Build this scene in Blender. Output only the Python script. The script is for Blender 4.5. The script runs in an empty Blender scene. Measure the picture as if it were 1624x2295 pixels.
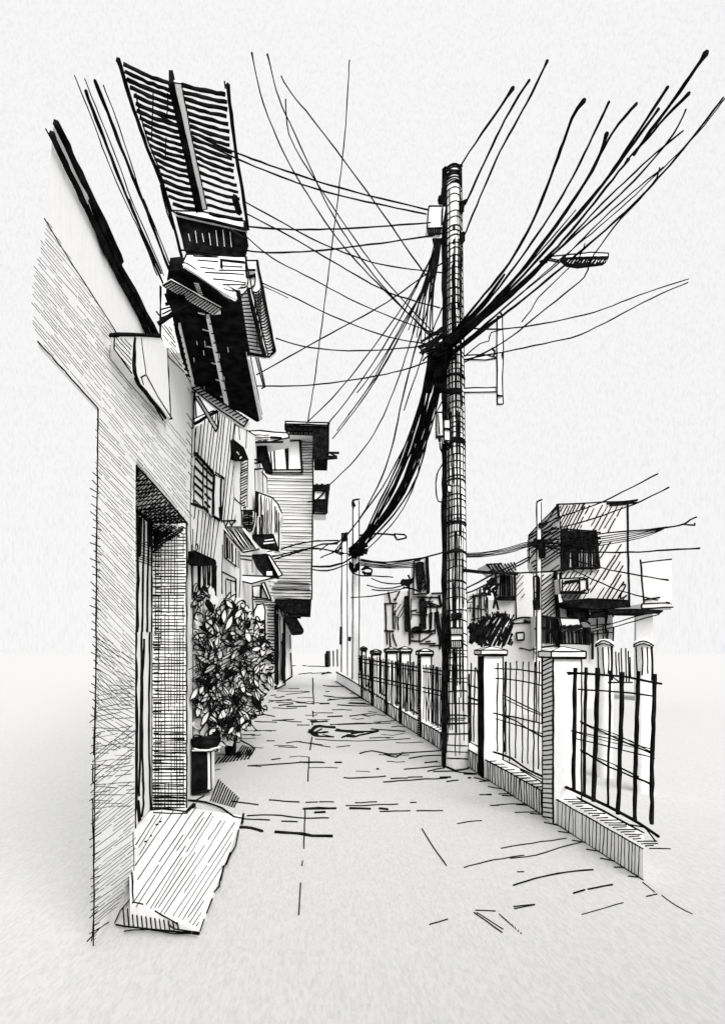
import bpy, math, random
from mathutils import Vector
random.seed(7)
R = random
sc = bpy.context.scene
COL = sc.collection
F, VX, VY, EYE = 1743.0, 955.0, 1958.0, 1.6     # focal length and vanishing point measured on the picture; eye height in metres
CAM = Vector((0, 0, EYE))

# ---------------------------------------------------------------- measuring helpers
def cr(ox, oy, k):
    return lambda *a: [(ox + a[i] / k, oy + a[i + 1] / k) for i in range(0, len(a), 2)]
S = cr(0, 0, 1.0); D = cr(0, 0, .7457)
C1 = cr(0, 0, 2.03); C2 = cr(300, 600, 2.03); C3 = cr(500, 1200, 2.7067); C4 = cr(500, 1600, 2.7067)
C5 = cr(0, 600, 2.32); C6 = cr(200, 1300, 2.7067); C7 = cr(200, 1900, 2.03)
K1 = cr(1200, 400, 2.32); K2 = cr(1100, 1050, 2.7067); K3 = cr(950, 1450, 2.953); K4 = cr(1400, 1450, 2.32)
K5 = cr(900, 1850, 2.7067); K6 = cr(1350, 1850, 2.165); K7 = cr(1400, 100, 2.0874)

def at(x, y, Y): return Vector(((x - VX) * Y / F, Y, EYE + (VY - y) * Y / F))
def FR(Y): return lambda p: at(p[0], p[1], Y)                      # wall square to the alley
def HZ(z): return lambda p: at(p[0], p[1], F * (z - EYE) / (VY - p[1]))   # level plane overhead
def GR(z=0.0): return lambda p: at(p[0], p[1], F * (EYE - z) / (p[1] - VY))  # level plane underfoot
def LP(off=0.0): return lambda p: at(p[0], p[1], (-1.0305 + off) / ((p[0] - VX) / F + .0595))   # left frontage
def LQ(off=0.0): return lambda p: at(p[0], p[1], (-1.7167 + off) / ((p[0] - VX) / F + .00385))  # left frontage farther on
def RP(off=0.0): return lambda p: at(p[0], p[1], (2.4694 + off) / ((p[0] - VX) / F + .049))     # right fence line
def PN(a, Ya, b, Yb, c, Yc):
    A, B_, C_ = at(*a, Ya), at(*b, Yb), at(*c, Yc)
    n = (B_ - A).cross(C_ - A)
    def f(p):
        d = at(p[0], p[1], 1.0) - CAM
        return CAM + d * ((A - CAM).dot(n) / d.dot(n))
    return f
def rx(Y, off=0.0): return 2.4694 + off - .049 * Y                 # x of the right fence line at depth Y

# ---------------------------------------------------------------- materials
def nodes(name):
    m = bpy.data.materials.new(name); m.use_nodes = True
    nt = m.node_tree; b = nt.nodes['Principled BSDF']
    b.inputs['Roughness'].default_value = .95
    b.inputs['Specular IOR Level'].default_value = .05
    return m, nt, b
def white_mat(name, lo, hi, scale, stretch, bump):
    m, nt, b = nodes(name)
    tc = nt.nodes.new('ShaderNodeTexCoord'); mp = nt.nodes.new('ShaderNodeMapping')
    mp.inputs['Scale'].default_value = stretch
    nz = nt.nodes.new('ShaderNodeTexNoise'); nz.inputs['Scale'].default_value = scale
    nz.inputs['Detail'].default_value = 5; nz.inputs['Roughness'].default_value = .65
    rp = nt.nodes.new('ShaderNodeValToRGB')
    rp.color_ramp.elements[0].position = .3; rp.color_ramp.elements[1].position = .6
    rp.color_ramp.elements[0].color = (lo, lo, lo, 1); rp.color_ramp.elements[1].color = (hi, hi, hi, 1)
    bp = nt.nodes.new('ShaderNodeBump'); bp.inputs['Strength'].default_value = bump; bp.inputs['Distance'].default_value = .01
    L = nt.links.new
    L(tc.outputs['Object'], mp.inputs['Vector']); L(mp.outputs[0], nz.inputs['Vector'])
    L(nz.outputs['Fac'], rp.inputs[0]); L(rp.outputs[0], b.inputs['Base Color'])
    L(nz.outputs['Fac'], bp.inputs['Height']); L(bp.outputs[0], b.inputs['Normal'])
    return m
WHITE = white_mat('limewash', .78, .84, 22, (1, 1, .35), .15)
STONE = white_mat('pale_concrete', .72, .82, 30, (1, 1, .5), .25)
PLASTER = white_mat('grey_plaster', .50, .55, 22, (1, 1, .35), .15)
ROAD = white_mat('pale_paving', .43, .52, 70, (1, .25, 1), .35)
def ink_mat():
    m, nt, b = nodes('black_ink_paint')
    tc = nt.nodes.new('ShaderNodeTexCoord')
    nz = nt.nodes.new('ShaderNodeTexNoise'); nz.inputs['Scale'].default_value = 9; nz.inputs['Detail'].default_value = 4
    rp = nt.nodes.new('ShaderNodeValToRGB')
    rp.color_ramp.elements[0].position = .42; rp.color_ramp.elements[1].position = .72
    rp.color_ramp.elements[0].color = (.004, .004, .004, 1); rp.color_ramp.elements[1].color = (.016, .016, .017, 1)
    nt.links.new(tc.outputs['Object'], nz.inputs['Vector'])
    nt.links.new(nz.outputs['Fac'], rp.inputs[0]); nt.links.new(rp.outputs[0], b.inputs['Base Color'])
    b.inputs['Specular IOR Level'].default_value = 0.0
    return m
INK = ink_mat()
WH, BK = 0, 1

# ---------------------------------------------------------------- mesh builder: faces plus drawn pen lines
def smooth(px, step=30.0):
    if len(px) == 2:
        (x0, y0), (x1, y1) = px
        n = max(1, int(math.hypot(x1 - x0, y1 - y0) / step))
        return [(x0 + (x1 - x0) * i / n, y0 + (y1 - y0) * i / n) for i in range(n + 1)]
    P = [px[0]] + list(px) + [px[-1]]; out = []
    for k in range(1, len(P) - 2):
        a, b, c, d = P[k - 1:k + 3]
        n = max(2, int(math.hypot(c[0] - b[0], c[1] - b[1]) / step))
        for i in range(n):
            t = i / n
            out.append(tuple(.5 * (2 * b[j] + (c[j] - a[j]) * t + (2 * a[j] - 5 * b[j] + 4 * c[j] - d[j]) * t * t
                                   + (3 * b[j] - a[j] - 3 * c[j] + d[j]) * t ** 3) for j in (0, 1)))
    out.append(px[-1]); return out

class M:
    def __init__(s, mats=None):
        s.v = []; s.f = []; s.m = []; s.mats = mats or [WHITE, INK]
    def face(s, pts, mat=WH):
        b = len(s.v); s.v += [Vector(p) for p in pts]; s.f.append(list(range(b, b + len(pts)))); s.m.append(mat)
    def tube(s, pts, rad, mat=BK, sides=4):
        if len(pts) < 2: return
        rings = []; n = len(pts)
        for i, p in enumerate(pts):
            t = (pts[min(i + 1, n - 1)] - pts[max(i - 1, 0)])
            if t.length < 1e-7: t = Vector((0, 0, 1))
            t.normalize()
            ref = (p - CAM).normalized()
            u = t.cross(ref)
            if u.length < 1e-3: u = t.cross(Vector((.3, .1, 1)))
            u.normalize(); w = t.cross(u).normalized()
            b = len(s.v); r = rad[i]
            for k in range(sides):
                a = 2 * math.pi * k / sides
                s.v.append(p + u * (math.cos(a) * r) + w * (math.sin(a) * r))
            rings.append(b)
        for i in range(n - 1):
            a, b = rings[i], rings[i + 1]
            for k in range(sides):
                k2 = (k + 1) % sides
                s.f.append([a + k, a + k2, b + k2, b + k]); s.m.append(mat)
        s.f.append([rings[0] + k for k in range(sides)][::-1]); s.m.append(mat)
        s.f.append([rings[-1] + k for k in range(sides)]); s.m.append(mat)
    # a pen line through picture points, lying on surface pl; width measured on the picture
    def pen(s, px, pl, w=5.0, jit=1.1, w1=None, mat=BK, blob=False, step=30.0, taper=False):
        q = smooth(px, step); n = len(q); pts = []; rad = []
        ph = R.random() * 9
        for i, (x, y) in enumerate(q):
            t = i / max(1, n - 1)
            if 0 < i < n - 1:
                x += R.uniform(-jit, jit); y += R.uniform(-jit, jit)
            p = pl((x, y))
            ww = w if w1 is None else w + (w1 - w) * t
            ww *= 1 + .18 * math.sin(ph + i * 1.7) * R.random()
            if taper and (i == n - 1 or i == 0): ww *= .55
            pts.append(p); rad.append(max(.0009, ww * .46 * p.y / F))
        if blob:
            k = min(2, n - 1); rad[-1] *= 1.7; rad[-2] = max(rad[-2], rad[-1] * .8)
        s.tube(pts, rad, mat)
    def lines(s, pl, w, *segs, **kw):
        for g in segs: s.pen(g, pl, w, **kw)
    # straight-sided slab: polygon measured on the picture, laid on pl, pushed back by ext
    def slab(s, px, pl, ext, mat=WH, ink=5.0, edges=None, side_mat=None, deep=True, jit=1.0):
        a = [pl(p) for p in px]; e = Vector(ext); b = [p + e for p in a]; n = len(a)
        s.face(a, mat); s.face(b[::-1], mat if side_mat is None else side_mat)
        for i in range(n):
            j = (i + 1) % n
            s.face([a[j], a[i], b[i], b[j]], mat if side_mat is None else side_mat)
        if ink:
            for i in (range(n) if edges is None else edges):
                j = (i + 1) % n
                ov = .012 if R.random() < .5 else 0
                p, q = px[i], px[j]
                p = (p[0] - (q[0] - p[0]) * ov, p[1] - (q[1] - p[1]) * ov)
                s.pen([p, q], pl, ink, jit=jit)
    def hatch(s, px, pl, ang, gap, w=3.0, rag=6.0, brk=0.0, skip=0.0, jit=.8, curve=0.0, da=2.0):
        ca, sa = math.cos(math.radians(ang)), math.sin(math.radians(ang))
        uv = [(x * ca + y * sa, -x * sa + y * ca) for x, y in px]
        v = min(q[1] for q in uv) + gap * .5; vm = max(q[1] for q in uv)
        while v < vm:
            xs = []
            for i in range(len(uv)):
                (u0, v0), (u1, v1) = uv[i], uv[(i + 1) % len(uv)]
                if (v0 <= v) != (v1 <= v): xs.append(u0 + (u1 - u0) * (v - v0) / (v1 - v0))
            xs.sort()
            for k in range(0, len(xs) - 1, 2):
                u0, u1 = xs[k] + R.uniform(-rag, rag * .6), xs[k + 1] + R.uniform(-rag * .6, rag)
                if u1 - u0 < 3 or R.random() < skip: continue
                cut = [u0]
                if brk:
                    u = u0
                    while True:
                        u += R.uniform(.4, 1.6) * brk
                        if u > u1 - brk * .3: break
                        cut.append(u)
                cut.append(u1)
                for c in range(len(cut) - 1):
                    a0, a1 = cut[c], cut[c + 1]
                    if brk:
                        if R.random() < .18: continue
                        a1 -= R.uniform(0, brk * .12)
                    dv = R.uniform(-1, 1) * (a1 - a0) * math.tan(math.radians(da)) * .5
                    pp = [(a0, v - dv), ((a0 + a1) / 2, v + curve), (a1, v + dv)]
                    s.pen([(u * ca - vv * sa, u * sa + vv * ca) for u, vv in pp], pl, w * R.uniform(.75, 1.2), jit=jit, step=60)
            v += gap * R.uniform(.75, 1.25)
    def box(s, lo, hi, mat=WH, top=None):
        x0, y0, z0 = lo; x1, y1, z1 = hi
        c = [Vector(p) for p in ((x0, y0, z0), (x1, y0, z0), (x1, y1, z0), (x0, y1, z0), (x0, y0, z1), (x1, y0, z1), (x1, y1, z1), (x0, y1, z1))]
        for q in ((0, 3, 2, 1), (4, 5, 6, 7), (0, 1, 5, 4), (1, 2, 6, 5), (2, 3, 7, 6), (3, 0, 4, 7)):
            s.face([c[i] for i in q], mat)
        return c
    def line3(s, a, b, w, jit=.8, n=None, mat=BK):
        a, b = Vector(a), Vector(b); Y = max(.5, (a.y + b.y) / 2)
        n = n or max(2, int((a - b).length * F / Y / 30)); pts = []
        for i in range(n + 1):
            p = a.lerp(b, i / n)
            if 0 < i < n: p = p + Vector((R.uniform(-1, 1), 0, R.uniform(-1, 1))) * (jit * p.y / F)
            pts.append(p)
        s.tube(pts, [max(.001, w * .5 * max(.5, p.y) / F * R.uniform(.85, 1.15)) for p in pts], mat)
    def lathe(s, cx, cy, prof, mat=WH, sides=20):
        rings = []
        for (r, z) in prof:
            b = len(s.v); rings.append(b)
            for k in range(sides):
                a = 2 * math.pi * k / sides
                s.v.append(Vector((cx + r * math.cos(a), cy + r * math.sin(a), z)))
        for i in range(len(rings) - 1):
            for k in range(sides):
                k2 = (k + 1) % sides
                s.f.append([rings[i] + k, rings[i] + k2, rings[i + 1] + k2, rings[i + 1] + k]); s.m.append(mat)
        s.f.append([rings[0] + k for k in range(sides)][::-1]); s.m.append(mat)
        s.f.append([rings[-1] + k for k in range(sides)]); s.m.append(mat)
    def build(s, name, parent=None, label=None):
        if parent is not None:
            o0 = world_loc(parent)
        else:
            zs = min(p.z for p in s.v)
            o0 = Vector((sum(p.x for p in s.v) / len(s.v), sum(p.y for p in s.v) / len(s.v), zs))
        me = bpy.data.meshes.new(name)
        me.from_pydata([tuple(p - o0) for p in s.v], [], s.f)
        for mm in s.mats: me.materials.append(mm)
        me.polygons.foreach_set('material_index', s.m); me.update()
        o = bpy.data.objects.new(name, me); COL.objects.link(o)
        if parent is not None: o.parent = parent
        else: o.location = o0
        if label: o['label'] = label
        return o
def world_loc(o):
    v = Vector(o.location)
    while o.parent: o = o.parent; v += o.location
    return v
def thing(name, loc, label, cat, group=None):
    o = bpy.data.objects.new(name, None); COL.objects.link(o); o.location = loc
    o.empty_display_size = .2
    o['label'] = label; o['category'] = cat
    if group: o['group'] = group
    return o
def tag(o, label, cat, group=None):
    o['label'] = label; o['category'] = cat
    if group: o['group'] = group
    return o

# ================================================================ THE SETTING
m = M([ROAD, INK])
g = 48; ring = [(math.cos(2 * math.pi * i / g), math.sin(2 * math.pi * i / g)) for i in range(g)]
m.face([(x * 600, y * 600, 0) for x, y in ring])
G = GR(.004)
def road(w, *segs, **kw):
    for q in segs: m.pen(q, G, w, jit=.9, step=22, **kw)
# worn joints and cracks across the paving
road(5, C4(1110, 1085, 1140, 1090), C4(1150, 1092, 1320, 1098), C4(1075, 1157, 1180, 1145), C4(1180, 1150, 1290, 1145), C4(1000, 1090, 1050, 1088))
road(8, C4(1265, 1158, 1320, 1142), C4(1290, 1150, 1340, 1148))
road(4, C4(900, 1292, 1165, 1298), C4(975, 1320, 1160, 1300), C4(990, 1275, 1080, 1273), C4(850, 1330, 890, 1325), C4(830, 1385, 960, 1365, 1160, 1395),
     C4(890, 1385, 1030, 1388), C4(1275, 1250, 1440, 1258), C4(1295, 1300, 1325, 1297), C4(1280, 1330, 1400, 1345, 1600, 1350), C4(1310, 1370, 1500, 1350))
road(7, C4(915, 1412, 1030, 1398), C4(975, 1420, 1140, 1418), C4(1250, 1398, 1325, 1396))
road(5, C4(770, 1480, 880, 1500), C4(860, 1532, 1040, 1525), C4(890, 1532, 1100, 1545), C4(1060, 1570, 1165, 1570), C4(1310, 1502, 1430, 1495), C4(1490, 1497, 1620, 1480),
     C4(1490, 1388, 1620, 1392), C4(1390, 1406, 1620, 1416), C4(1330, 1565, 1620, 1560), C4(700, 1500, 800, 1485), C4(720, 1540, 900, 1548))
road(9, C4(1170, 1540, 1225, 1538), C4(1180, 1548, 1310, 1540))
road(4, C4(1190, 1185, 1193, 1290, 1198, 1400), C4(1190, 1455, 1195, 1505), C4(1188, 1550, 1186, 1570))
road(4, C7(1497, 640, 1485, 720), C7(1480, 765, 1473, 910), C7(1455, 1080, 1448, 1320), C7(1440, 1395, 1435, 1425), C7(1428, 1530, 1416, 1725))
road(4, K5(195, 570, 250, 580, 380, 577), K5(215, 622, 240, 620), K5(195, 655, 300, 668, 500, 668), K5(230, 690, 310, 680, 480, 678), K5(165, 722, 240, 718),
     K5(305, 730, 450, 740, 600, 738), K5(405, 712, 560, 722), K5(410, 822, 560, 800, 700, 818), K5(250, 892, 420, 880, 740, 880), K5(745, 862, 600, 870),
     K5(125, 1006, 260, 1018, 480, 1022, 900, 1003), K5(300, 1072, 410, 1060), K5(0, 1025, 120, 1050, 250, 1072))
road(6, K5(580, 925, 700, 935, 860, 945), K5(490, 1125, 590, 1105, 720, 1128, 880, 1118, 1150, 1100), K5(690, 1130, 780, 1155, 830, 1125), K5(230, 826, 350, 822),
     K5(890, 1165, 1000, 1145, 1150, 1140), K5(1015, 1200, 1120, 1190), K5(850, 1253, 1000, 1240, 1150, 1228), K5(1040, 1270, 1180, 1240), K5(1085, 1272, 1250, 1270, 1440, 1292))
road(6, K5(360, 1320, 480, 1325, 700, 1308), K5(740, 1330, 880, 1325), K5(880, 1318, 1000, 1315), K5(680, 1357, 900, 1340, 1200, 1325), K5(1195, 1353, 1290, 1340), K5(1460, 1352, 1570, 1345))
road(8, K5(1335, 1292, 1440, 1292), K5(1140, 1320, 1230, 1318), K5(1370, 1325, 1390, 1322), K5(285, 1198, 345, 1198), K5(0, 1196, 190, 1198), K5(625, 1250, 645, 1252))
road(5, K5(50, 1522, 150, 1518), K5(160, 1518, 280, 1518), K5(375, 1548, 500, 1548, 800, 1535), K5(450, 1525, 630, 1518), K5(900, 1524, 950, 1520), K5(650, 1595, 900, 1590), K5(950, 1590, 1165, 1588), K5(1465, 1458, 1500, 1460), K5(1515, 1458, 1560, 1455), K5(1550, 1547, 1620, 1545))
road(10, K5(30, 1576, 160, 1570, 300, 1572), K5(405, 1572, 580, 1576), K5(645, 1572, 720, 1580), K5(120, 1606, 210, 1602))
road(6, C7(1100, 1122, 1250, 1115, 1420, 1135, 1600, 1135), C7(1080, 1140, 1240, 1148), C7(1310, 1155, 1410, 1158), C7(1235, 1025, 1420, 1038), C7(1440, 1080, 1620, 1078), C7(1510, 1103, 1580, 1100),
     C7(1105, 818, 1280, 808, 1440, 795, 1575, 798), C7(1005, 1032, 1170, 1055))
road(13, C7(1055, 1195, 1130, 1198, 1195, 1218), C7(1270, 1222, 1420, 1232), C7(1420, 1232, 1500, 1246, 1624, 1248))
road(5, C7(1250, 780, 1305, 772), C7(1340, 678, 1400, 668), C7(1400, 668, 1560, 690), C7(1220, 665, 1270, 665), C7(1070, 628, 1150, 626))
road(4, K6(50, 1355, 130, 1340, 210, 1335), K6(195, 1167, 275, 1168), K6(320, 1163, 420, 1160), K6(268, 1238, 400, 1228, 520, 1225), K6(425, 1282, 600, 1278),
     K6(335, 1515, 480, 1490, 760, 1450), K6(95, 1640, 240, 1600, 485, 1560), K6(395, 1580, 560, 1562, 720, 1510, 860, 1475), K6(440, 1668, 485, 1667), K6(420, 1908, 555, 1882), K6(1280, 1828, 1350, 1812))
road(6, K6(415, 1757, 600, 1700, 760, 1672, 935, 1655), K6(805, 1808, 880, 1785), K6(900, 1782, 1060, 1752))
road(3, K6(860, 1945, 1000, 1905, 1130, 1868), K6(1380, 1820, 1480, 1890, 1580, 1942), K6(1255, 1735, 1335, 1800))
road(4, D(962, 2072, 985, 2065, 1003, 2060), D(1065, 2040, 1110, 2042), D(1150, 2032, 1198, 2027), D(945, 1857, 970, 1898, 1000, 1940), D(1062, 2045, 1090, 2065, 1125, 2090))
for i in range(46):
    y = R.uniform(2085, 2330); k = (y - VY) / 300; x = VX + R.uniform(-1.05, .95) * 330 * k + 10; L_ = R.uniform(25, 95)
    if 900 < x < 1060 and 2170 < y < 2230: continue
    road(R.choice((2.8, 3.4, 4.5)), S(x, y, x + L_ * .5, y + R.uniform(-3, 3), x + L_, y + R.uniform(-4, 4)))
for i in range(8): road(3, D(1068 + 7 * i, 2045 + 4.5 * i, 1078 + 7 * i, 2051 + 4.5 * i))
for i in range(8): road(3, D(1118 + 7 * i, 2048 + 6 * i, 1128 + 5.5 * i, 2058 + 5 * i))
# pots' shadows drawn as pen hatching, plus marks along the kerb foot
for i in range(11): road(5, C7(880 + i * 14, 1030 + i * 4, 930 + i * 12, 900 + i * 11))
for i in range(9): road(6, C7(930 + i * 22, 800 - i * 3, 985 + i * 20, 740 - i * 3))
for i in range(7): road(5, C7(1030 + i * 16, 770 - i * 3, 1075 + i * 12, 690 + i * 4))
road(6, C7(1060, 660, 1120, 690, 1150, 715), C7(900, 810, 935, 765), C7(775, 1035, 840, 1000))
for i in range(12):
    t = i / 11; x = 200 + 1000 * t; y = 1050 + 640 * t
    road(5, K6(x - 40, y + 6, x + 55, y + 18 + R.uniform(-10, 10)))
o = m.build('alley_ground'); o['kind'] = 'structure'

# ================================================================ LEFT SIDE: NEAR CORNER HOUSE
house = thing('corner_house', LP()((420, 2600)), 'hatched corner house nearest on the left with deep recessed doorway and slatted canopy overhead', 'house')
m = M()
wallL = LP()
A = S(281, 2843, 405, 2651, 408, 1398, 295, 1227)
Bq = S(114, 1026, 295, 1227, 408, 1396, 564, 1573, 579, 1590, 579, 1152, 474, 1009, 163, 367, 134, 657)
Cq = S(564, 1573, 579, 1590, 579, 2384, 562, 2404)
m.slab(A, wallL, (-.17, .5, 0), ink=4, edges=[3])
m.slab(Bq, wallL, (-.02, .05, 0), ink=5, edges=[0])
m.slab(Cq, wallL, (-.12, .5, 0), ink=5, edges=[1, 3])
H = S(134, 700, 349, 1010, 345, 1050, 520, 1270, 560, 1350, 570, 1560, 411, 1398, 300, 1240, 114, 1020)
m.hatch(S(150, 670, 349, 1005, 345, 1048, 500, 1260, 560, 1330, 568, 1560, 411, 1396, 298, 1225, 108, 1010, 100, 850), wallL, 50, 7.6, 1.8, rag=14, brk=60, da=2)  # diagonal pen hatching puts this wall's shade into ink
m.hatch(S(296, 1240, 405, 1400, 405, 2120, 290, 2120), wallL, 46, 7.6, 1.9, rag=12, brk=70, da=3)
m.hatch(S(296, 1900, 403, 1980, 403, 2260, 290, 2240), wallL, 30, 13, 2, rag=10, brk=80, da=6)
m.hatch(S(288, 2080, 403, 2040, 403, 2420, 284, 2440), wallL, -4, 12, 2, rag=12, brk=70, da=9)
m.hatch(S(286, 2240, 402, 2180, 402, 2640, 283, 2830), wallL, -38, 9, 2.2, rag=12, brk=90, da=3)
m.hatch(S(560, 1010, 579, 1160, 579, 1560, 566, 1560), wallL, 55, 16, 3, brk=40)
m.lines(wallL, 4.5, S(134, 657, 190, 750, 260, 860, 349, 999), C5(1120, 950, 1180, 1100, 1285, 1205), S(400, 2500, 403, 2650))
m.lines(wallL, 4, S(296, 1230, 292, 1500, 290, 1700), S(290, 1710, 290, 2000), S(289, 2020, 282, 2270), S(280, 2300, 279, 2350), S(279, 2400, 282, 2620, 284, 2720, 276, 2830), S(262, 2830, 300, 2790, 330, 2770))
m.hatch(C5(1125, 880, 1170, 1040, 1285, 1195, 1230, 1040, 1200, 900), wallL, 52, 8, 3, brk=40)
m.lines(wallL, 4.5, C5(1118, 600, 1120, 760, 1120, 950), C5(1165, 1040, 1180, 1300, 1190, 1530), C5(1090, 780, 1140, 840))
for k in range(60):
    y = 1420 + k * 23.5
    m.pen(S(277 + R.uniform(-8, 6), y, 292 + R.uniform(0, 14), y + R.uniform(8, 22) * (1 if y < 2150 else -1)), wallL, 3.2, step=50)
m.build('wall', house)
# door at the back of the recess
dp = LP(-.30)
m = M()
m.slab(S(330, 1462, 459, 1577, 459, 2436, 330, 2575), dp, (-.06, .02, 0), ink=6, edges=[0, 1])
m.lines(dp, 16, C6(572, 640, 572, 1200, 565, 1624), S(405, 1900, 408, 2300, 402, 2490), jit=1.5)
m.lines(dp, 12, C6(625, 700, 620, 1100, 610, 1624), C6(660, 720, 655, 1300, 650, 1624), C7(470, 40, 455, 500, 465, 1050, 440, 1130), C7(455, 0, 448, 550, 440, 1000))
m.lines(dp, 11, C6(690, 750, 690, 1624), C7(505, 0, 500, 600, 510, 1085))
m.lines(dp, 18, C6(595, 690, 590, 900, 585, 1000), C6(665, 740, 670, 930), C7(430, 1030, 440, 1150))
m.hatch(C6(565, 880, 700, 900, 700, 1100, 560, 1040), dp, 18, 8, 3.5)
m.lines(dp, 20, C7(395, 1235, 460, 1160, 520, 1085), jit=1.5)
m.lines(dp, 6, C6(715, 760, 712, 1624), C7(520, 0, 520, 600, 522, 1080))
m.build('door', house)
m = M()
jp = FR(5.85)
m.slab(S(459, 1577, 561, 1577, 561, 2436, 459, 2436), jp, (0, .05, 0), ink=5, edges=[1, 2])
jr = S(463, 1640, 556, 1600, 556, 2434, 463, 2434)
m.hatch(jr, jp, 0, 9.5, 4.2, rag=7, da=1.2); m.hatch(S(463, 1640, 480, 1640, 480, 2434, 463, 2434), jp, 0, 13, 4, rag=5)
m.hatch(jr, jp, 90, 10, 3.0, rag=3, brk=130, da=.4)
m.hatch(S(463, 2200, 556, 2200, 556, 2434, 463, 2434), jp, 1, 13, 4.5, rag=6)
tri = C6(705, 750, 975, 770, 930, 830, 800, 900, 720, 985)  # crosshatched triangle draws the shadow at the top of the jamb
m.hatch(tri, jp, -32, 6, 5.5); m.hatch(tri, jp, 30, 9, 4.5); m.hatch(C6(705, 800, 860, 800, 760, 900, 720, 980), jp, -50, 5, 7)
m.build('door_jamb', house)
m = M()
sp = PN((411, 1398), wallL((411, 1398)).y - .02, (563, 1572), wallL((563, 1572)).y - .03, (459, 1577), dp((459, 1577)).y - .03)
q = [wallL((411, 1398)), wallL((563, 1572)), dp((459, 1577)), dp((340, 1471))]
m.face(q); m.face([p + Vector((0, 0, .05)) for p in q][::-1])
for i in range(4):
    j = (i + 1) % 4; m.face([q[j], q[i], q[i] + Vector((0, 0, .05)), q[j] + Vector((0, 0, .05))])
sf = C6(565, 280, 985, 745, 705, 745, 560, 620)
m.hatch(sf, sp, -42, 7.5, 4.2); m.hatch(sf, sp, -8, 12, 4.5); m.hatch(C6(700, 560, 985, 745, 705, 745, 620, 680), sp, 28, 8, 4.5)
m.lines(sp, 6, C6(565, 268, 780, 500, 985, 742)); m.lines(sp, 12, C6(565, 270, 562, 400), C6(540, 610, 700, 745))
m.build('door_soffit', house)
m = M()
m.pen(C1(340, 745, 390, 850, 600, 1290, 740, 1600), LP(.02), 22, w1=20, jit=2); m.pen(C5(640, 0, 800, 400, 960, 700, 1085, 945), LP(.02), 24, w1=24, jit=2)
m.pen(C1(315, 810, 400, 1000, 560, 1330, 690, 1600), LP(.02), 20, w1=18, jit=2); m.pen(C5(600, 40, 760, 400, 930, 720, 1040, 945), LP(.02), 18, w1=18, jit=2)
m.pen(C5(725, 360, 760, 410, 800, 450), LP(.02), 9); m.pen(C1(280, 785, 330, 880), LP(.02), 4)
m.build('gutter', house)
m = M()
hp = LP(.06)
m.slab(C5(800, 950, 1110, 950, 1165, 1040, 1190, 1530, 920, 1210, 797, 1040), hp, (-.058, .1, 0), ink=4.5, edges=[2, 4, 5])
m.hatch(C5(805, 960, 915, 970, 915, 1190, 800, 1040), hp, 48, 9, 3, brk=50)
m.lines(hp, 12, C5(770, 945, 900, 940, 1115, 950)); m.lines(hp, 5, C5(765, 955, 830, 955), C5(985, 962, 1005, 1120, 1017, 1220), C5(1020, 1225, 1100, 1370, 1200, 1528), C5(980, 1240, 1020, 1220), C5(1185, 1530, 1200, 1525))
m.pen(C5(940, 962, 930, 1080, 930, 1200), hp, 11, w1=24, jit=1.5); m.pen(C5(928, 1190, 970, 1290, 1060, 1400, 1155, 1525), hp, 17, w1=10, jit=1.5)
m.lines(hp, 6, C5(1060, 1400, 1140, 1540), C5(985, 1240, 1000, 1290))
m.build('window_hood', house)
# upper storey carrying the canopies
m = M()
c = [wallL((500, 1000)), wallL((606, 1000))]
x0, y0, x1, y1 = c[0].x, c[0].y + .35, c[1].x, c[1].y
m.box((-1.66, 6.1, 4.74), (-1.44, 7.3, 5.6))
m.build('upper_storey', house)
# slatted canopy: bars with open sky between them
can = thing('slatted_canopy', (-1.2, 5, 5.7), '', '')
for k in ('label', 'category'): del can[k]
can.parent = house; can.location = Vector((-1.2, 5, 5.7)) - house.location
cz = HZ(5.7)
def lerp2(a, b, t): return (a[0] + (b[0] - a[0]) * t, a[1] + (b[1] - a[1]) * t)
def poly_at(pl_, t):
    n = len(pl_) - 1; k = min(int(t * n), n - 1); return lerp2(pl_[k], pl_[k + 1], t * n - k)
le = C1(740, 385, 840, 690, 930, 950, 1045, 1240); bl = C1(1040, 512, 1090, 780, 1140, 1030, 1205, 1280)
br = C1(1062, 505, 1160, 770, 1205, 1000, 1275, 1300); re_ = C1(1385, 580, 1410, 850, 1440, 1090, 1485, 1340)
m = M()
for k in range(20):
    t = k / 19; a, b = poly_at(le, t), poly_at(bl, t)
    a = lerp2(a, b, R.uniform(0, .06)); mid = lerp2(a, b, .5)
    m.pen([a, (mid[0], mid[1] + 4), b], cz, 11 - 1.5 * t + R.uniform(-1.5, 1.5), jit=1.6, step=14)
m.build('slat_panel', can)
m = M()
for k in range(19):
    t = k / 18; a, b = poly_at(br, t), poly_at(re_, t)
    b = lerp2(b, a, R.uniform(0, .06)); mid = lerp2(a, b, .5)
    m.pen([a, (mid[0], mid[1] + 3), b], cz, 10.5 - 1.5 * t + R.uniform(-1.5, 1.5), jit=1.6, step=14)
m.lines(cz, 20, C1(1430, 1200, 1460, 1300), jit=2)
m.build('slat_panel', can)
m = M()
m.pen(C1(720, 360, 800, 610, 900, 900, 1000, 1160, 1110, 1570), cz, 14, w1=9, jit=1.5); m.pen(C1(718, 362, 724, 372), cz, 17)
m.pen(C1(1390, 515, 1412, 700, 1440, 950, 1475, 1150, 1512, 1390), cz, 13, w1=10, jit=1.8)
m.lines(cz, 5, C1(1370, 495, 1375, 540), C1(980, 1130, 1020, 1300, 1060, 1400), C1(830, 570, 880, 790, 960, 1000, 1050, 1290))
m.lines(cz, 4, C1(935, 560, 930, 700, 925, 850), C1(1025, 570, 1020, 700), C1(1015, 840, 1010, 970))
m.build('frame', can)
m = M()
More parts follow.
